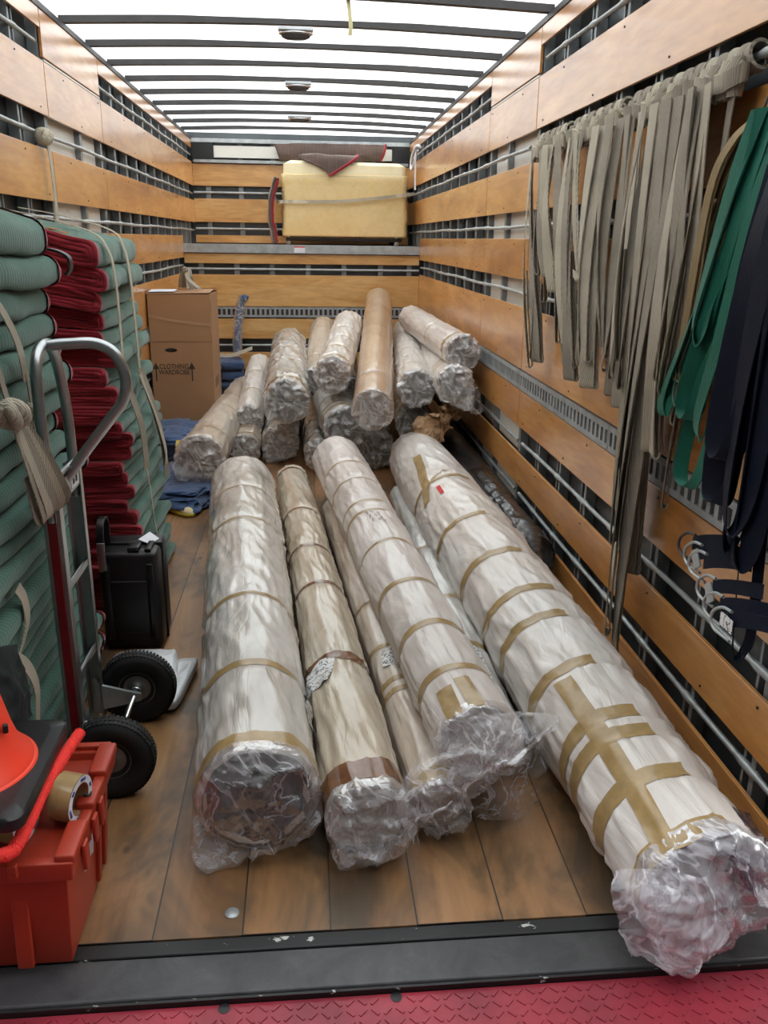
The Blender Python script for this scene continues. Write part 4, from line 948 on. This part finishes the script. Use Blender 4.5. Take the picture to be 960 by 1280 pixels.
t = thing('webbing_strap', 'tangled grey strap draped from the wall rail onto the wardrobe box top', 'strap', (.28, 5.4, 1.2))
for k in range(4):
    MB().ribbon(smoothpath([(.22+.03*k, 5.45, 1.19), (.24+.025*k, 5.4, 1.27), (.27+.01*k, 5.36+.02*k, 1.335), (.30, 5.34, 1.27), (.31+.03*k, 5.3-.02*k, 1.192)], 40), (.03, .012, .004), .003).build('webbing', MT['web2' if k % 2 else 'web'], t, (.28, 5.4, 1.2))
knot(MB(), (.275, 5.36, 1.33), .02, 3).build('knot', MT['web2'], t, (.28, 5.4, 1.2))

# ------------------------------------------------------------------ BLUE PADS, WRAPPED POST, SHOE
def lump(c, size, seed, mat, name, amp=.12, e=.6, freq=1.6):
    R = []
    for a in np.linspace(0, PI, 40):
        f = lambda v: math.copysign(abs(v)**e, v)
        R.append([(f(math.sin(a))*f(math.cos(q)), f(math.sin(a))*f(math.sin(q)), f(math.cos(a))) for q in np.linspace(0, 2*PI, 64)[:-1]])
    P = np.array(R); x, y, z = [P[..., i] for i in range(3)]
    d = 1+amp*(rg(x*freq+seed, y*freq, z*freq*2, seed, 3)-.4)+amp*.6*fb(x*2, y*2, z*2, seed+1)
    P = P*d[..., None]*np.array(size)/2; P[..., 2] = np.maximum(P[..., 2], -size[2]/2)
    return MB().grid(P+np.array(c), False, True).build(name, mat, None, c)
bp = lump((.42, 3.72, .062), (.42, .86, .115), 5, MT['blue_felt'], 'moving_blanket', .35, .55, 2.2)
tag(bp, 'crumpled blue pad on the floor under the end of the brownish angled roll', 'blanket', 'blue pads near the wardrobe box')
bp = lump((.25, 4.75, .11), (.42, .66, .2), 8, MT['blue_felt'], 'moving_blanket', .35, .6, 2)
tag(bp, 'blue pad heaped against the bottom of the wardrobe box', 'blanket', 'blue pads near the wardrobe box')
tag(rib(MB(), [(.28, 4.36, .17), (.36, 4.30, .185), (.44, 4.22, .165)], (0, .05, .03)).build('trim_strip', MT['yellow'], None, (.3, 4.3, .17)), 'short yellow trim strip on the blue pad by the angled roll', 'trim')
sh = thing('shoe', 'pale canvas shoe lying on the floor beside the crumpled blue pad', 'shoe', (.43, 3.30, 0)); SO = (.43, 3.30, 0)
sa = np.array([.72, -.69, 0]); sb = np.array([.69, .72, 0])
rows = []
for f, w, h in ((0, .01, .03), (.02, .03, .055), (.07, .036, .07), (.12, .036, .065), (.17, .04, .05), (.22, .042, .042), (.26, .032, .032), (.285, .006, .02)):
    c = np.array([.34, 3.38, .006])+sa*f
    rows.append([c+sb*w*math.cos(q)+np.array([0, 0, h*.5+h*.5*math.sin(q)]) for q in np.linspace(0, 2*PI, 25)[:-1]])
MB().grid(np.array(rows), False, True).build('shoe_upper', MT['beige'], sh, SO)
rows = []
for f, w in ((-.004, .01), (.02, .036), (.1, .04), (.2, .047), (.26, .038), (.292, .006)):
    c = np.array([.34, 3.38, .004])+sa*f
    rows.append([c-sb*w, c+sb*w, c+sb*w+np.array([0, 0, .018]), c-sb*w+np.array([0, 0, .018])])
MB().grid(np.array(rows), False, True).build('shoe_sole', MT['yellow'], sh, SO)
n = 20; c = np.array([.34, 3.38, .0755])+sa*.06
rows = [[c+sa*.045*k*math.cos(q)+sb*.024*k*math.sin(q)+np.array([0, 0, -.012*(1-k)+.004]) for q in np.arange(n)*2*PI/n] for k in (1, .7, .3, .02)]
MB().grid(np.array(rows), False, True).build('shoe_opening', MT['black'], sh, SO)
for k in range(4):
    z = .14+.1*k
    o = slab((.46, 7.1, z-.09), .24, .42, .095, .05*k, 30+k, MT['blue_felt'], 'moving_blanket', .03)
    tag(o, 'folded blue pad, %s of the small blue pile behind the wardrobe box' % ['bottom one', 'second from bottom', 'third from bottom', 'topmost'][k], 'blanket', 'blue pads behind the wardrobe box')
wp = thing('wrapped_post', 'blue post in clear wrap standing on the small blue pile', 'post', (.52, 7.1, .47)); WO = (.52, 7.1, .47)
MB().tube(smoothpath([(.515, 7.08, .44), (.525, 7.09, .6), (.545, 7.11, .78), (.57, 7.13, .93), (.60, 7.13, 1.0), (.635, 7.12, .99)], 40), [.03]*30+[.034]*6+[.03]*5 if False else .034, 18).build('blue_post', MT['blue_felt'], wp, WO)
P = smoothpath([(.515, 7.08, .44), (.525, 7.09, .6), (.545, 7.11, .78), (.57, 7.13, .93), (.60, 7.13, 1.01)], 60)
MB().tube(P, .046+.012*np.random.RandomState(1).rand(len(P)), 18).build('clear_wrap', MT['film'], wp, WO)
tag(rib(MB(), [(.36, 6.85, .475), (.45, 6.84, .468), (.55, 6.86, .49), (.68, 6.95, .53)], (0, .012, .035)).build('webbing_strap', MT['web'], None, (.45, 6.85, .47)), 'pale strap pulled across the top of the small blue pile', 'strap')

# ------------------------------------------------------------------ WRAPPED FURNITURE ON THE ATTIC DECK
fu = thing('wrapped_cabinet', 'cream padded furniture piece in stretch film on the upper deck', 'furniture', (1.64, 8.05, 1.51)); FO = (1.64, 8.05, 1.51)
def softbox(x0, x1, y0, y1, z0, z1, r, mat, name, amp, seed, parent, org, skew=0):
    P = []; n = 40; m = 96
    rr = rrect((x1-x0)/2, (y1-y0)/2, r, m//4)
    for f in np.concatenate([[0, .0], np.linspace(0, 1, n), [1, 1, 1]]):
        P.append([((x0+x1)/2+a, (y0+y1)/2+b, z0+(z1-z0)*f) for a, b in rr])
    P = np.array(P); k = len(P)
    cx = np.array([(x0+x1)/2, (y0+y1)/2])
    for i, s_ in ((0, .01), (1, .95), (k-3, .985), (k-2, .9), (k-1, .01)): P[i, :, :2] = cx+(P[i, :, :2]-cx)*s_
    P[k-2, :, 2] += .03; P[k-1, :, 2] += .035
    x, y, z = [P[..., i] for i in range(3)]
    d = amp*(rg(x*2.2+z*1.5, y*2, z*3-x*1.2, seed, 3)-.4)+amp*fb(x*2, y*2, z*2, seed)
    c = np.stack([x-cx[0], y-cx[1]], -1); c /= np.linalg.norm(c, axis=-1)[..., None]+1e-6
    P[..., 0] += c[..., 0]*d; P[..., 1] += c[..., 1]*d
    P[..., 2] += skew*(P[..., 0]-x0)
    mb = MB().grid(P, False, True)
    return mb.build(name, mat, parent, org)
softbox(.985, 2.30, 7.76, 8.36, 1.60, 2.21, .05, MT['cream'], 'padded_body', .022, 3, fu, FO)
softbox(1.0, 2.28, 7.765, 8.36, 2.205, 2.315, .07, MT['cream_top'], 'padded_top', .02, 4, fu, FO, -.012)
softbox(.985, 2.31, 7.748, 8.37, 1.585, 2.19, .06, MT['film_thin'] if 'film_thin' in MT else film_mat('thin_film', (.8, .76, .66), .03, .14, .06), 'stretch_film', .03, 9, fu, FO)
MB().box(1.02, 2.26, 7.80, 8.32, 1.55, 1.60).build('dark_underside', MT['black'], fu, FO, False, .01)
for x in (1.05, 2.20):
    for y in (7.83, 8.28):
        MB().lathe([(.0, 1.512), (.022, 1.512), (.030, 1.54), (.024, 1.57), (.034, 1.60)], (x, y, 0), 'z', 16).build('leg', MT['galv'] if y < 8 else MT['black'], fu, FO)
t = thing('webbing_strap', 'pale strap stretched across the front of the cream wrapped furniture', 'strap', (1.6, 7.73, 1.98))
rib(MB(), [(.93, 7.9, 1.96), (.95, 7.76, 1.935), (1.05, 7.722, 1.938), (1.55, 7.715, 1.947), (1.9, 7.715, 1.978), (2.25, 7.72, 2.02), (2.375, 7.76, 2.04)], (0, 0, .032), 60).build('webbing', MT['web'], t, (1.6, 7.73, 1.98))
def drape(label, G, mat, nu, nv, seed, edge=None, group=None, th=.012):
    P = crumple(G, nu, nv, .03, 4, seed)
    c = tuple(P.reshape(-1, 3).mean(0)); o = thing('moving_blanket', label, 'blanket', c, group)
    b_ = MB().grid(P).build('quilted_pad', mat, o, c)
    sd = b_.modifiers.new('thick', 'SOLIDIFY'); sd.thickness = th
    if edge is not None:
        E_ = {'u0': P[0], 'u1': P[-1], 'v0': P[:, 0], 'v1': P[:, -1]}
        for e in edge: MB().tube(E_[e], .014, 8).build('binding', MT['binding'], o, c, label='red bound edge')
    return o
drape('brown pad corner with red edge folded over the cream furniture front', [[(1.20, 8.25, 2.41), (1.35, 8.25, 2.41), (1.55, 8.25, 2.40), (1.74, 8.2, 2.385)], [(1.17, 7.95, 2.40), (1.35, 7.95, 2.41), (1.55, 7.93, 2.40), (1.75, 7.9, 2.385)], [(1.19, 7.79, 2.385), (1.36, 7.77, 2.39), (1.56, 7.75, 2.385), (1.76, 7.75, 2.365)], [(1.22, 7.735, 2.345), (1.38, 7.715, 2.28), (1.47, 7.71, 2.22), (1.475, 7.71, 2.19)]], MT['brown_felt'], 40, 40, 3, ['v1'])
drape('brown pad with red edge tucked down the left side of the cream furniture', [[(.955, 7.72, 2.16), (.945, 7.9, 2.18), (.95, 8.2, 2.19)], [(.90, 7.74, 2.0), (.885, 7.9, 2.0), (.90, 8.2, 2.0)], [(.885, 7.74, 1.78), (.87, 7.9, 1.78), (.88, 8.2, 1.78)], [(.93, 7.735, 1.53), (.91, 7.9, 1.525), (.92, 8.2, 1.525)]], MT['brown_felt'], 40, 30, 5, ['v0'], None, .04)
drape('long dark brown pad rolled along the top behind the cream furniture', [[(.90, 8.36, 2.55), (1.3, 8.36, 2.56), (1.8, 8.36, 2.56), (2.12, 8.36, 2.56)], [(.93, 8.34, 2.47), (1.3, 8.33, 2.47), (1.8, 8.33, 2.48), (2.10, 8.33, 2.48)], [(.96, 8.36, 2.385), (1.3, 8.35, 2.38), (1.8, 8.35, 2.385), (2.06, 8.36, 2.40)]], MT['brown_felt'], 30, 50, 9, ['v1'], None, .05)
# white cord at the back right corner
t = thing('cord', 'white cord looped over the right rear wall rail', 'cord', (2.36, 7.5, 2.4))
MB().tube(smoothpath([(2.355, 7.2, 2.44), (2.34, 7.3, 2.46), (2.335, 7.5, 2.45), (2.335, 7.7, 2.40), (2.335, 7.78, 2.33), (2.335, 7.72, 2.27), (2.34, 7.6, 2.30), (2.345, 7.5, 2.38), (2.35, 7.4, 2.43)], 60), .014, 8).build('cord_loop', MT['tape_core'], t, (2.36, 7.5, 2.4))
MB().tube(smoothpath([(2.34, 7.42, 2.43), (2.338, 7.42, 2.25), (2.338, 7.40, 2.06)], 20), .009, 8).build('cord_tail', MT['tape_core'], t, (2.36, 7.5, 2.4))

# ------------------------------------------------------------------ ROOF LAMPS, HANGING STRIP
for y, lab in ((3.37, 'nearest'), (4.98, 'middle'), (6.69, 'farthest')):
    l = thing('ceiling_light', 'small oval cargo lamp under a roof bow, %s of the three' % lab, 'lamp', (1.19, y, 2.60), 'cargo lamps under the roof'); LO = (1.19, y, 2.60)
    w = .086 if y < 5 else .10
    R = [[(1.19+w*a*math.cos(q), y+.04*a*math.sin(q), z) for q in np.linspace(0, 2*PI, 41)[:-1]] for a, z in ((1.0, 2.612), (1.04, 2.60), (1.04, 2.592), (.92, 2.588), (.90, 2.592))]
    MB().grid(np.array(R), False, True).build('lamp_frame', MT['chrome'], l, LO)
    R = [[(1.19+w*a*math.cos(q), y+.04*a*math.sin(q), z) for q in np.linspace(0, 2*PI, 41)[:-1]] for a, z in ((.91, 2.592), (.85, 2.578), (.6, 2.568), (.02, 2.565))]
    MB().grid(np.array(R), False, True).build('lamp_lens', MT['lens'], l, LO)
    MB().box(1.19-w*1.06, 1.19+w*1.06, y-.046, y+.03, 2.604, 2.622).build('mount_plate', MT['alu'], l, LO, False, .003)
tag(rib(MB(), [(1.44, 2.86, 2.64), (1.447, 2.85, 2.58), (1.452, 2.85, 2.53), (1.448, 2.85, 2.49)], [(.018, .01, 0)]).build('hanging_strip', simple('pale_strip', (206, 198, 150), .4), None, (1.45, 2.85, 2.6)), 'thin pale yellow strip dangling from the nearest roof bow', 'strip')
# ------------------------------------------------------------------ STRAPS ON THE WALLS
t = thing('webbing_strap', 'single pale strap tied to the left wall rail and hanging behind the blankets', 'strap', (.03, 2.78, 2.03))
rib(MB(), [(.025, 2.785, 2.03), (.035, 2.79, 1.9), (.035, 2.80, 1.75), (.03, 2.81, 1.55)], (0, .045, 0)).build('webbing', MT['web'], t, (.03, 2.78, 2.03))
knot(MB(), (.025, 2.75, 2.01), .03, 4).build('knot', MT['web'], t, (.03, 2.78, 2.03))
RX = 2.385
def wall_strap(i, yt, yb, zb, w=.046, legs=2, mat='web', label='', loose=False, xo=0, zt=2.035):
    r_ = random.Random(i*7+1); w = w*1.22
    o = thing('webbing_strap', label, 'strap', (RX, yt, zt), 'straps knotted on the right wall rail'); O = (RX, yt, zt)
    for k in range(legs):
        a = (k-(legs-1)/2)*.022+r_.uniform(-.006, .006); x = RX-.062-xo-.011*k-.008*r_.random()
        zz = zb+(.0 if k == 0 else r_.uniform(.0, .12))
        P = []; Wd = []
        for f in np.linspace(0, 1, 46):
            z = zt-.055+(zz-zt+.055)*f
            y = yt+a*(.5+1.0*f)+(yb-yt)*f**1.25+.012*math.sin(f*5+k+i)*f
            P.append((x-.018*math.sin(f*3+i*1.7+k)-.012*math.sin(PI*f), y, z))
            tw = .75*math.sin(f*2.6+i*2.1+k*1.9)*f+.18*math.sin(i+k)
            Wd.append((w*math.sin(tw), w*math.cos(tw), 0))
        # fold back at the bottom: the strap is a closed loop
        e = P[-1]
        for q in np.linspace(.3, PI, 9): P.append((e[0]+.010*(1-math.cos(q)), e[1], e[2]-.016*math.sin(q))); Wd.append(Wd[45])
        for f in np.linspace(.98, .55, 12):
            z = zt-.055+(zz-zt+.055)*f
            P.append((P[int(f*45)][0]+.02, P[int(f*45)][1]+.012, z)); Wd.append(Wd[45])
        MB().ribbon(P, np.array(Wd), .0035).build('webbing_leg', MT[mat], o, O)
    # hitch knot round the rail
    mb = MB()
    for k in (-1, 1):
        P = [(RX+.030*math.cos(q)-.002, yt+k*.017+.012*math.sin(q), zt+.034*math.sin(q)) for q in np.linspace(0, 2*PI, 25)[:-1]]
        Wq = [(0, .030, .006*k)]*24
        mb.ribbon(P+[P[0]], np.array(Wq+[Wq[0]]), .009)
    P = [(RX-.046+.022*math.cos(q), yt+.036*math.sin(q), zt-.048+.010*math.sin(q+i)) for q in np.linspace(0, 2*PI, 29)[:-1]]
    Wq = [(.006*math.cos(q), 0, .044) for q in np.linspace(0, 2*PI, 29)[:-1]]
    mb.ribbon(P+[P[0]], np.array(Wq+[Wq[0]]), .011)
    R = [[(RX-.046+a*.022*math.cos(q), yt+a*.03*math.sin(q), z) for q in np.linspace(0, 2*PI, 17)[:-1]] for a, z in ((.6, zt+.0), (1, zt-.03), (.95, zt-.07), (.8, zt-.095))]
    mb.grid(np.array(R), False, True)
    mb.build('hitch_knot', MT[mat], o, O)
    if loose:
        mb = MB(); c = (RX-.075-xo, yb+.01, zb+.22); knot(mb, c, .014, i)
        mb.ribbon(smoothpath([c, (c[0]-.01, c[1]+.03, c[2]+.012), (c[0]-.012, c[1]+.06, c[2]+.02)], 12), (0, .01, .03), .003)
        mb.build('tied_end', MT[mat], o, O)
TAN = [(2.66, 2.50, 1.00, .036, 1, 'web', 0), (2.56, 2.41, 1.04, .044, 2, 'web2', 0), (2.46, 2.27, 1.33, .044, 2, 'web2', 0), (2.38, 2.21, 1.42, .044, 2, 'web2', 0), (2.30, 2.17, 1.38, .046, 2, 'web', 0),
       (2.11, 1.93, 1.09, .046, 2, 'web2', 0), (2.02, 1.83, 1.10, .048, 3, 'web', 0), (1.93, 1.79, 1.05, .046, 2, 'web2', 0), (1.83, 1.68, 1.22, .046, 2, 'web', 1), (1.73, 1.60, 1.13, .046, 2, 'web2', 0), (1.63, 1.55, 1.06, .05, 3, 'web', 0),
       (1.44, 1.40, 1.20, .044, 2, 'web2', 0), (1.36, 1.34, 1.04, .05, 3, 'web2', 0), (1.28, 1.25, 1.04, .046, 2, 'web', 0), (1.20, 1.18, 1.12, .046, 2, 'web2', 0),
       (1.11, 1.13, .58, .046, 2, 'web', 0), (1.04, 1.05, .50, .05, 3, 'web2', 0), (.965, 1.01, .20, .05, 2, 'web2', 0), (.89, .92, .95, .048, 2, 'web', 0), (.83, .85, 1.10, .05, 3, 'web2', 0), (.765, .80, 1.08, .05, 2, 'web', 0), (.71, .76, .82, .038, 1, 'web2', 0)]
ORDN = ['first', 'second', 'third', 'fourth', 'fifth', 'sixth', 'seventh', 'eighth', 'ninth', 'tenth', 'eleventh', 'twelfth', 'eighth', 'seventh', 'sixth', 'fifth', 'fourth', 'third', 'second']
for i, (yt, yb, zb, w, lg, mt, lo) in enumerate(TAN):
    if i == 17: lab = 'longest tan webbing strap on the right wall, reaching almost to the floor'
    elif i == 0: lab = 'lone pale narrow strap at the far end of the right wall rail'
    elif i == 21: lab = 'thin grey strap at the near end of the rail, beside the brown loop'
    elif i < 11: lab = '%s grey tan strap from the far end of the right wall rail' % ORDN[i]
    else: lab = '%s grey tan strap from the near end of the right wall rail' % ORDN[21-i]
    wall_strap(i, yt, yb, zb, w, lg, mt, lab, bool(lo), .012*(i % 3))
# short fallen strap end beside the longest strap
t = tag(rib(MB(), [(2.33, 1.15, .545), (2.325, 1.15, .50), (2.325, 1.14, .42), (2.33, 1.13, .365)], [(0, .04, 0)]).build('strap_end', MT['web'], None, (2.33, 1.15, .5)), 'short pale strap end dangling beside the longest strap', 'strap')
# hook with the brown looped strap
t = thing('webbing_strap', 'tan brown strap doubled in long loops on a wall hook, left of the green straps', 'strap', (2.38, .575, 1.93)); O = (2.38, .575, 1.93)
MB().tube(smoothpath([(2.398, .58, 1.945), (2.375, .58, 1.945), (2.355, .575, 1.90), (2.345, .57, 1.875), (2.36, .565, 1.865)], 24), .004, 8).build('wall_hook', MT['rail_dark'], t, O, label='dark wire hook')
for k, (yb, zb, w, a) in enumerate(((.795, 1.33, .045, 0), (.76, 1.26, .04, .02), (.72, 1.55, .04, .035), (.70, 1.36, .04, .05), (.74, 1.20, .04, .01))):
    P = smoothpath([(2.345, .565, 1.885), (2.335-.01*k, .60, 1.82), (2.325-.01*k, .66+.1*(yb-.66), 1.70), (2.32-.008*k, yb-.015, zb+.14), (2.32-.008*k, yb, zb+.03), (2.315-.008*k, yb-.01, zb), (2.32-.006*k, yb-.03, zb+.03), (2.325, yb-.045, zb+.2), (2.33, .62+a, 1.7), (2.34, .555, 1.87)], 90)
    MB().ribbon(P, (.012*(k % 2), w, .004), .0035).build('webbing_loop', MT['web_brown'], t, O)
def bundle(name, label, specs, mat, group, top):
    for k, (yt, zt, yb, zb, w, x, sp) in enumerate(specs):
        o = thing('webbing_strap', label[k], 'strap', (x, yt, zt), group); O = (x, yt, zt)
        P = smoothpath([(x+.03, yt, zt), (x, yt+.25*(yb-yt), zt+.3*(zb-zt)), (x-.012, yt+.62*(yb-yt)+.01*math.sin(k*3), zt+.65*(zb-zt)), (x-.015, yb, zb+.06), (x-.012, yb-sp*.35, zb), (x-.006, yb-sp*.8, zb+.03), (x+.0, yb-sp, zb+.12), (x+.01, yt+.5*(yb-yt)-sp, zt+.55*(zb-zt)), (x+.03, yt-sp*.5, zt)], 100)
        n = len(P); tw = np.array([.5*math.sin(q*5+k*1.7)+.35*math.sin(k*2.3) for q in np.linspace(0, 1, n)])
        Wd = np.stack([w*np.sin(tw), w*np.cos(tw), 0*tw], -1)
        MB().ribbon(P, Wd, .003).build('webbing', MT[mat], o, O)
gl = ['dark green webbing strap whose long loop ends highest beside the brown strap', 'green webbing strap with its end flicked out to the left', 'green webbing strap forming the widest open loop over the slotted track', 'narrow green webbing strap reaching lowest, onto the slotted track', 'bright green webbing strap at the front of the green bunch', 'green webbing strap in the middle of the green bunch', 'dark green webbing strap nearest the navy straps', 'short green webbing strap at the top of the green bunch']
bundle('green', gl, [(.50, 1.86, .74, 1.20, .04, 2.30, .05), (.49, 1.87, .79, 1.09, .042, 2.29, .03), (.46, 1.86, .60, .93, .042, 2.285, .10), (.44, 1.86, .45, .94, .036, 2.28, .05), (.45, 1.87, .66, 1.14, .05, 2.265, .06), (.42, 1.87, .60, 1.12, .048, 2.27, .07), (.38, 1.87, .52, 1.08, .05, 2.275, .06), (.47, 1.88, .58, 1.32, .045, 2.26, .05)], 'web_green', 'green straps hanging on the right wall', 0)
nl = ['navy webbing strap hanging lowest, its loop below the wire hooks', 'navy webbing strap beside the green straps, ending in a curl', 'navy webbing strap at the middle of the navy bunch', 'dark navy webbing strap behind the wire hooks', 'navy webbing strap at the right edge of the picture', 'thick navy webbing strap at the front of the navy bunch', 'navy webbing strap with a wavy lower end near the slotted track', 'dark navy webbing strap along the picture edge above the hooks']
bundle('navy', nl, [(.30, 1.7, .19, .60, .03, 2.28, .05), (.36, 1.75, .42, 1.0, .045, 2.27, .06), (.33, 1.75, .34, .96, .055, 2.25, .07), (.28, 1.72, .27, .86, .06, 2.26, .07), (.22, 1.7, .2, .84, .06, 2.25, .06), (.30, 1.75, .32, 1.08, .06, 2.235, .08), (.34, 1.75, .37, .95, .045, 2.275, .04), (.25, 1.7, .235, .92, .065, 2.235, .07)], 'web_navy', 'navy straps hanging on the right wall', 0)
hk = ['leftmost dark wire hook on a navy strap end', 'second wire hook from the left on the navy strap ends', 'third wire hook from the left on the navy strap ends', 'fourth wire hook from the left, over a grey clamp', 'fifth wire hook from the left, above the lowest navy loop', 'rightmost wire hook, beside a white tag']
for k, (y, z) in enumerate(((.49, .785), (.44, .775), (.40, .765), (.33, .725), (.275, .70), (.22, .685))):
    o = thing('strap_hook', hk[k], 'hook', (2.26, y, z), 'wire hooks on the navy strap ends'); O = (2.26, y, z)
    x = 2.255-.004*k
    P = smoothpath([(x, y-.06, z+.048), (x, y-.015, z+.040), (x, y+.025, z+.012), (x, y+.030, z-.016), (x, y+.005, z-.030), (x, y-.07, z-.026)], 44, False)
    MB().tube(P, .0042, 10).build('wire_hook', MT['rail_dark'] if k == 0 else MT['galv'], o, O)
    MB().ribbon(smoothpath([(x, y-.05, z+.022), (x+.004, y-.10, z+.045), (x+.01, y-.17, z+.07), (x+.02, y-.24, z+.09)], 20), (.004, .010, .034), .003).build('strap_tail', MT['web_navy'], o, O)
    if k in (1, 3): MB().obox((x-.004, y-.045, z+.004), ((0, .8, -.6), (0, .6, .8), (1, 0, 0)), (.035, .05, .006)).build('clamp_plate', MT['galv'], o, O, False, .002)
    if k == 5: MB().obox((x-.01, y-.06, z+.02), ((0, 1, 0), (0, 0, 1), (1, 0, 0)), (.06, .035, .001)).build('white_tag', MT['label'], o, O, False, label='white printed tag')
tag(MB().obox((1.222, .735, .10), ((.5, 0, .8), (0, 1, 0), (-.8, 0, .5)), (.05, .05, .004)).build('marker_tag', MT['pink'], None, (1.222, .735, .10), False), 'small hot pink tag between the fat silvery roll and slim beige roll', 'tag')
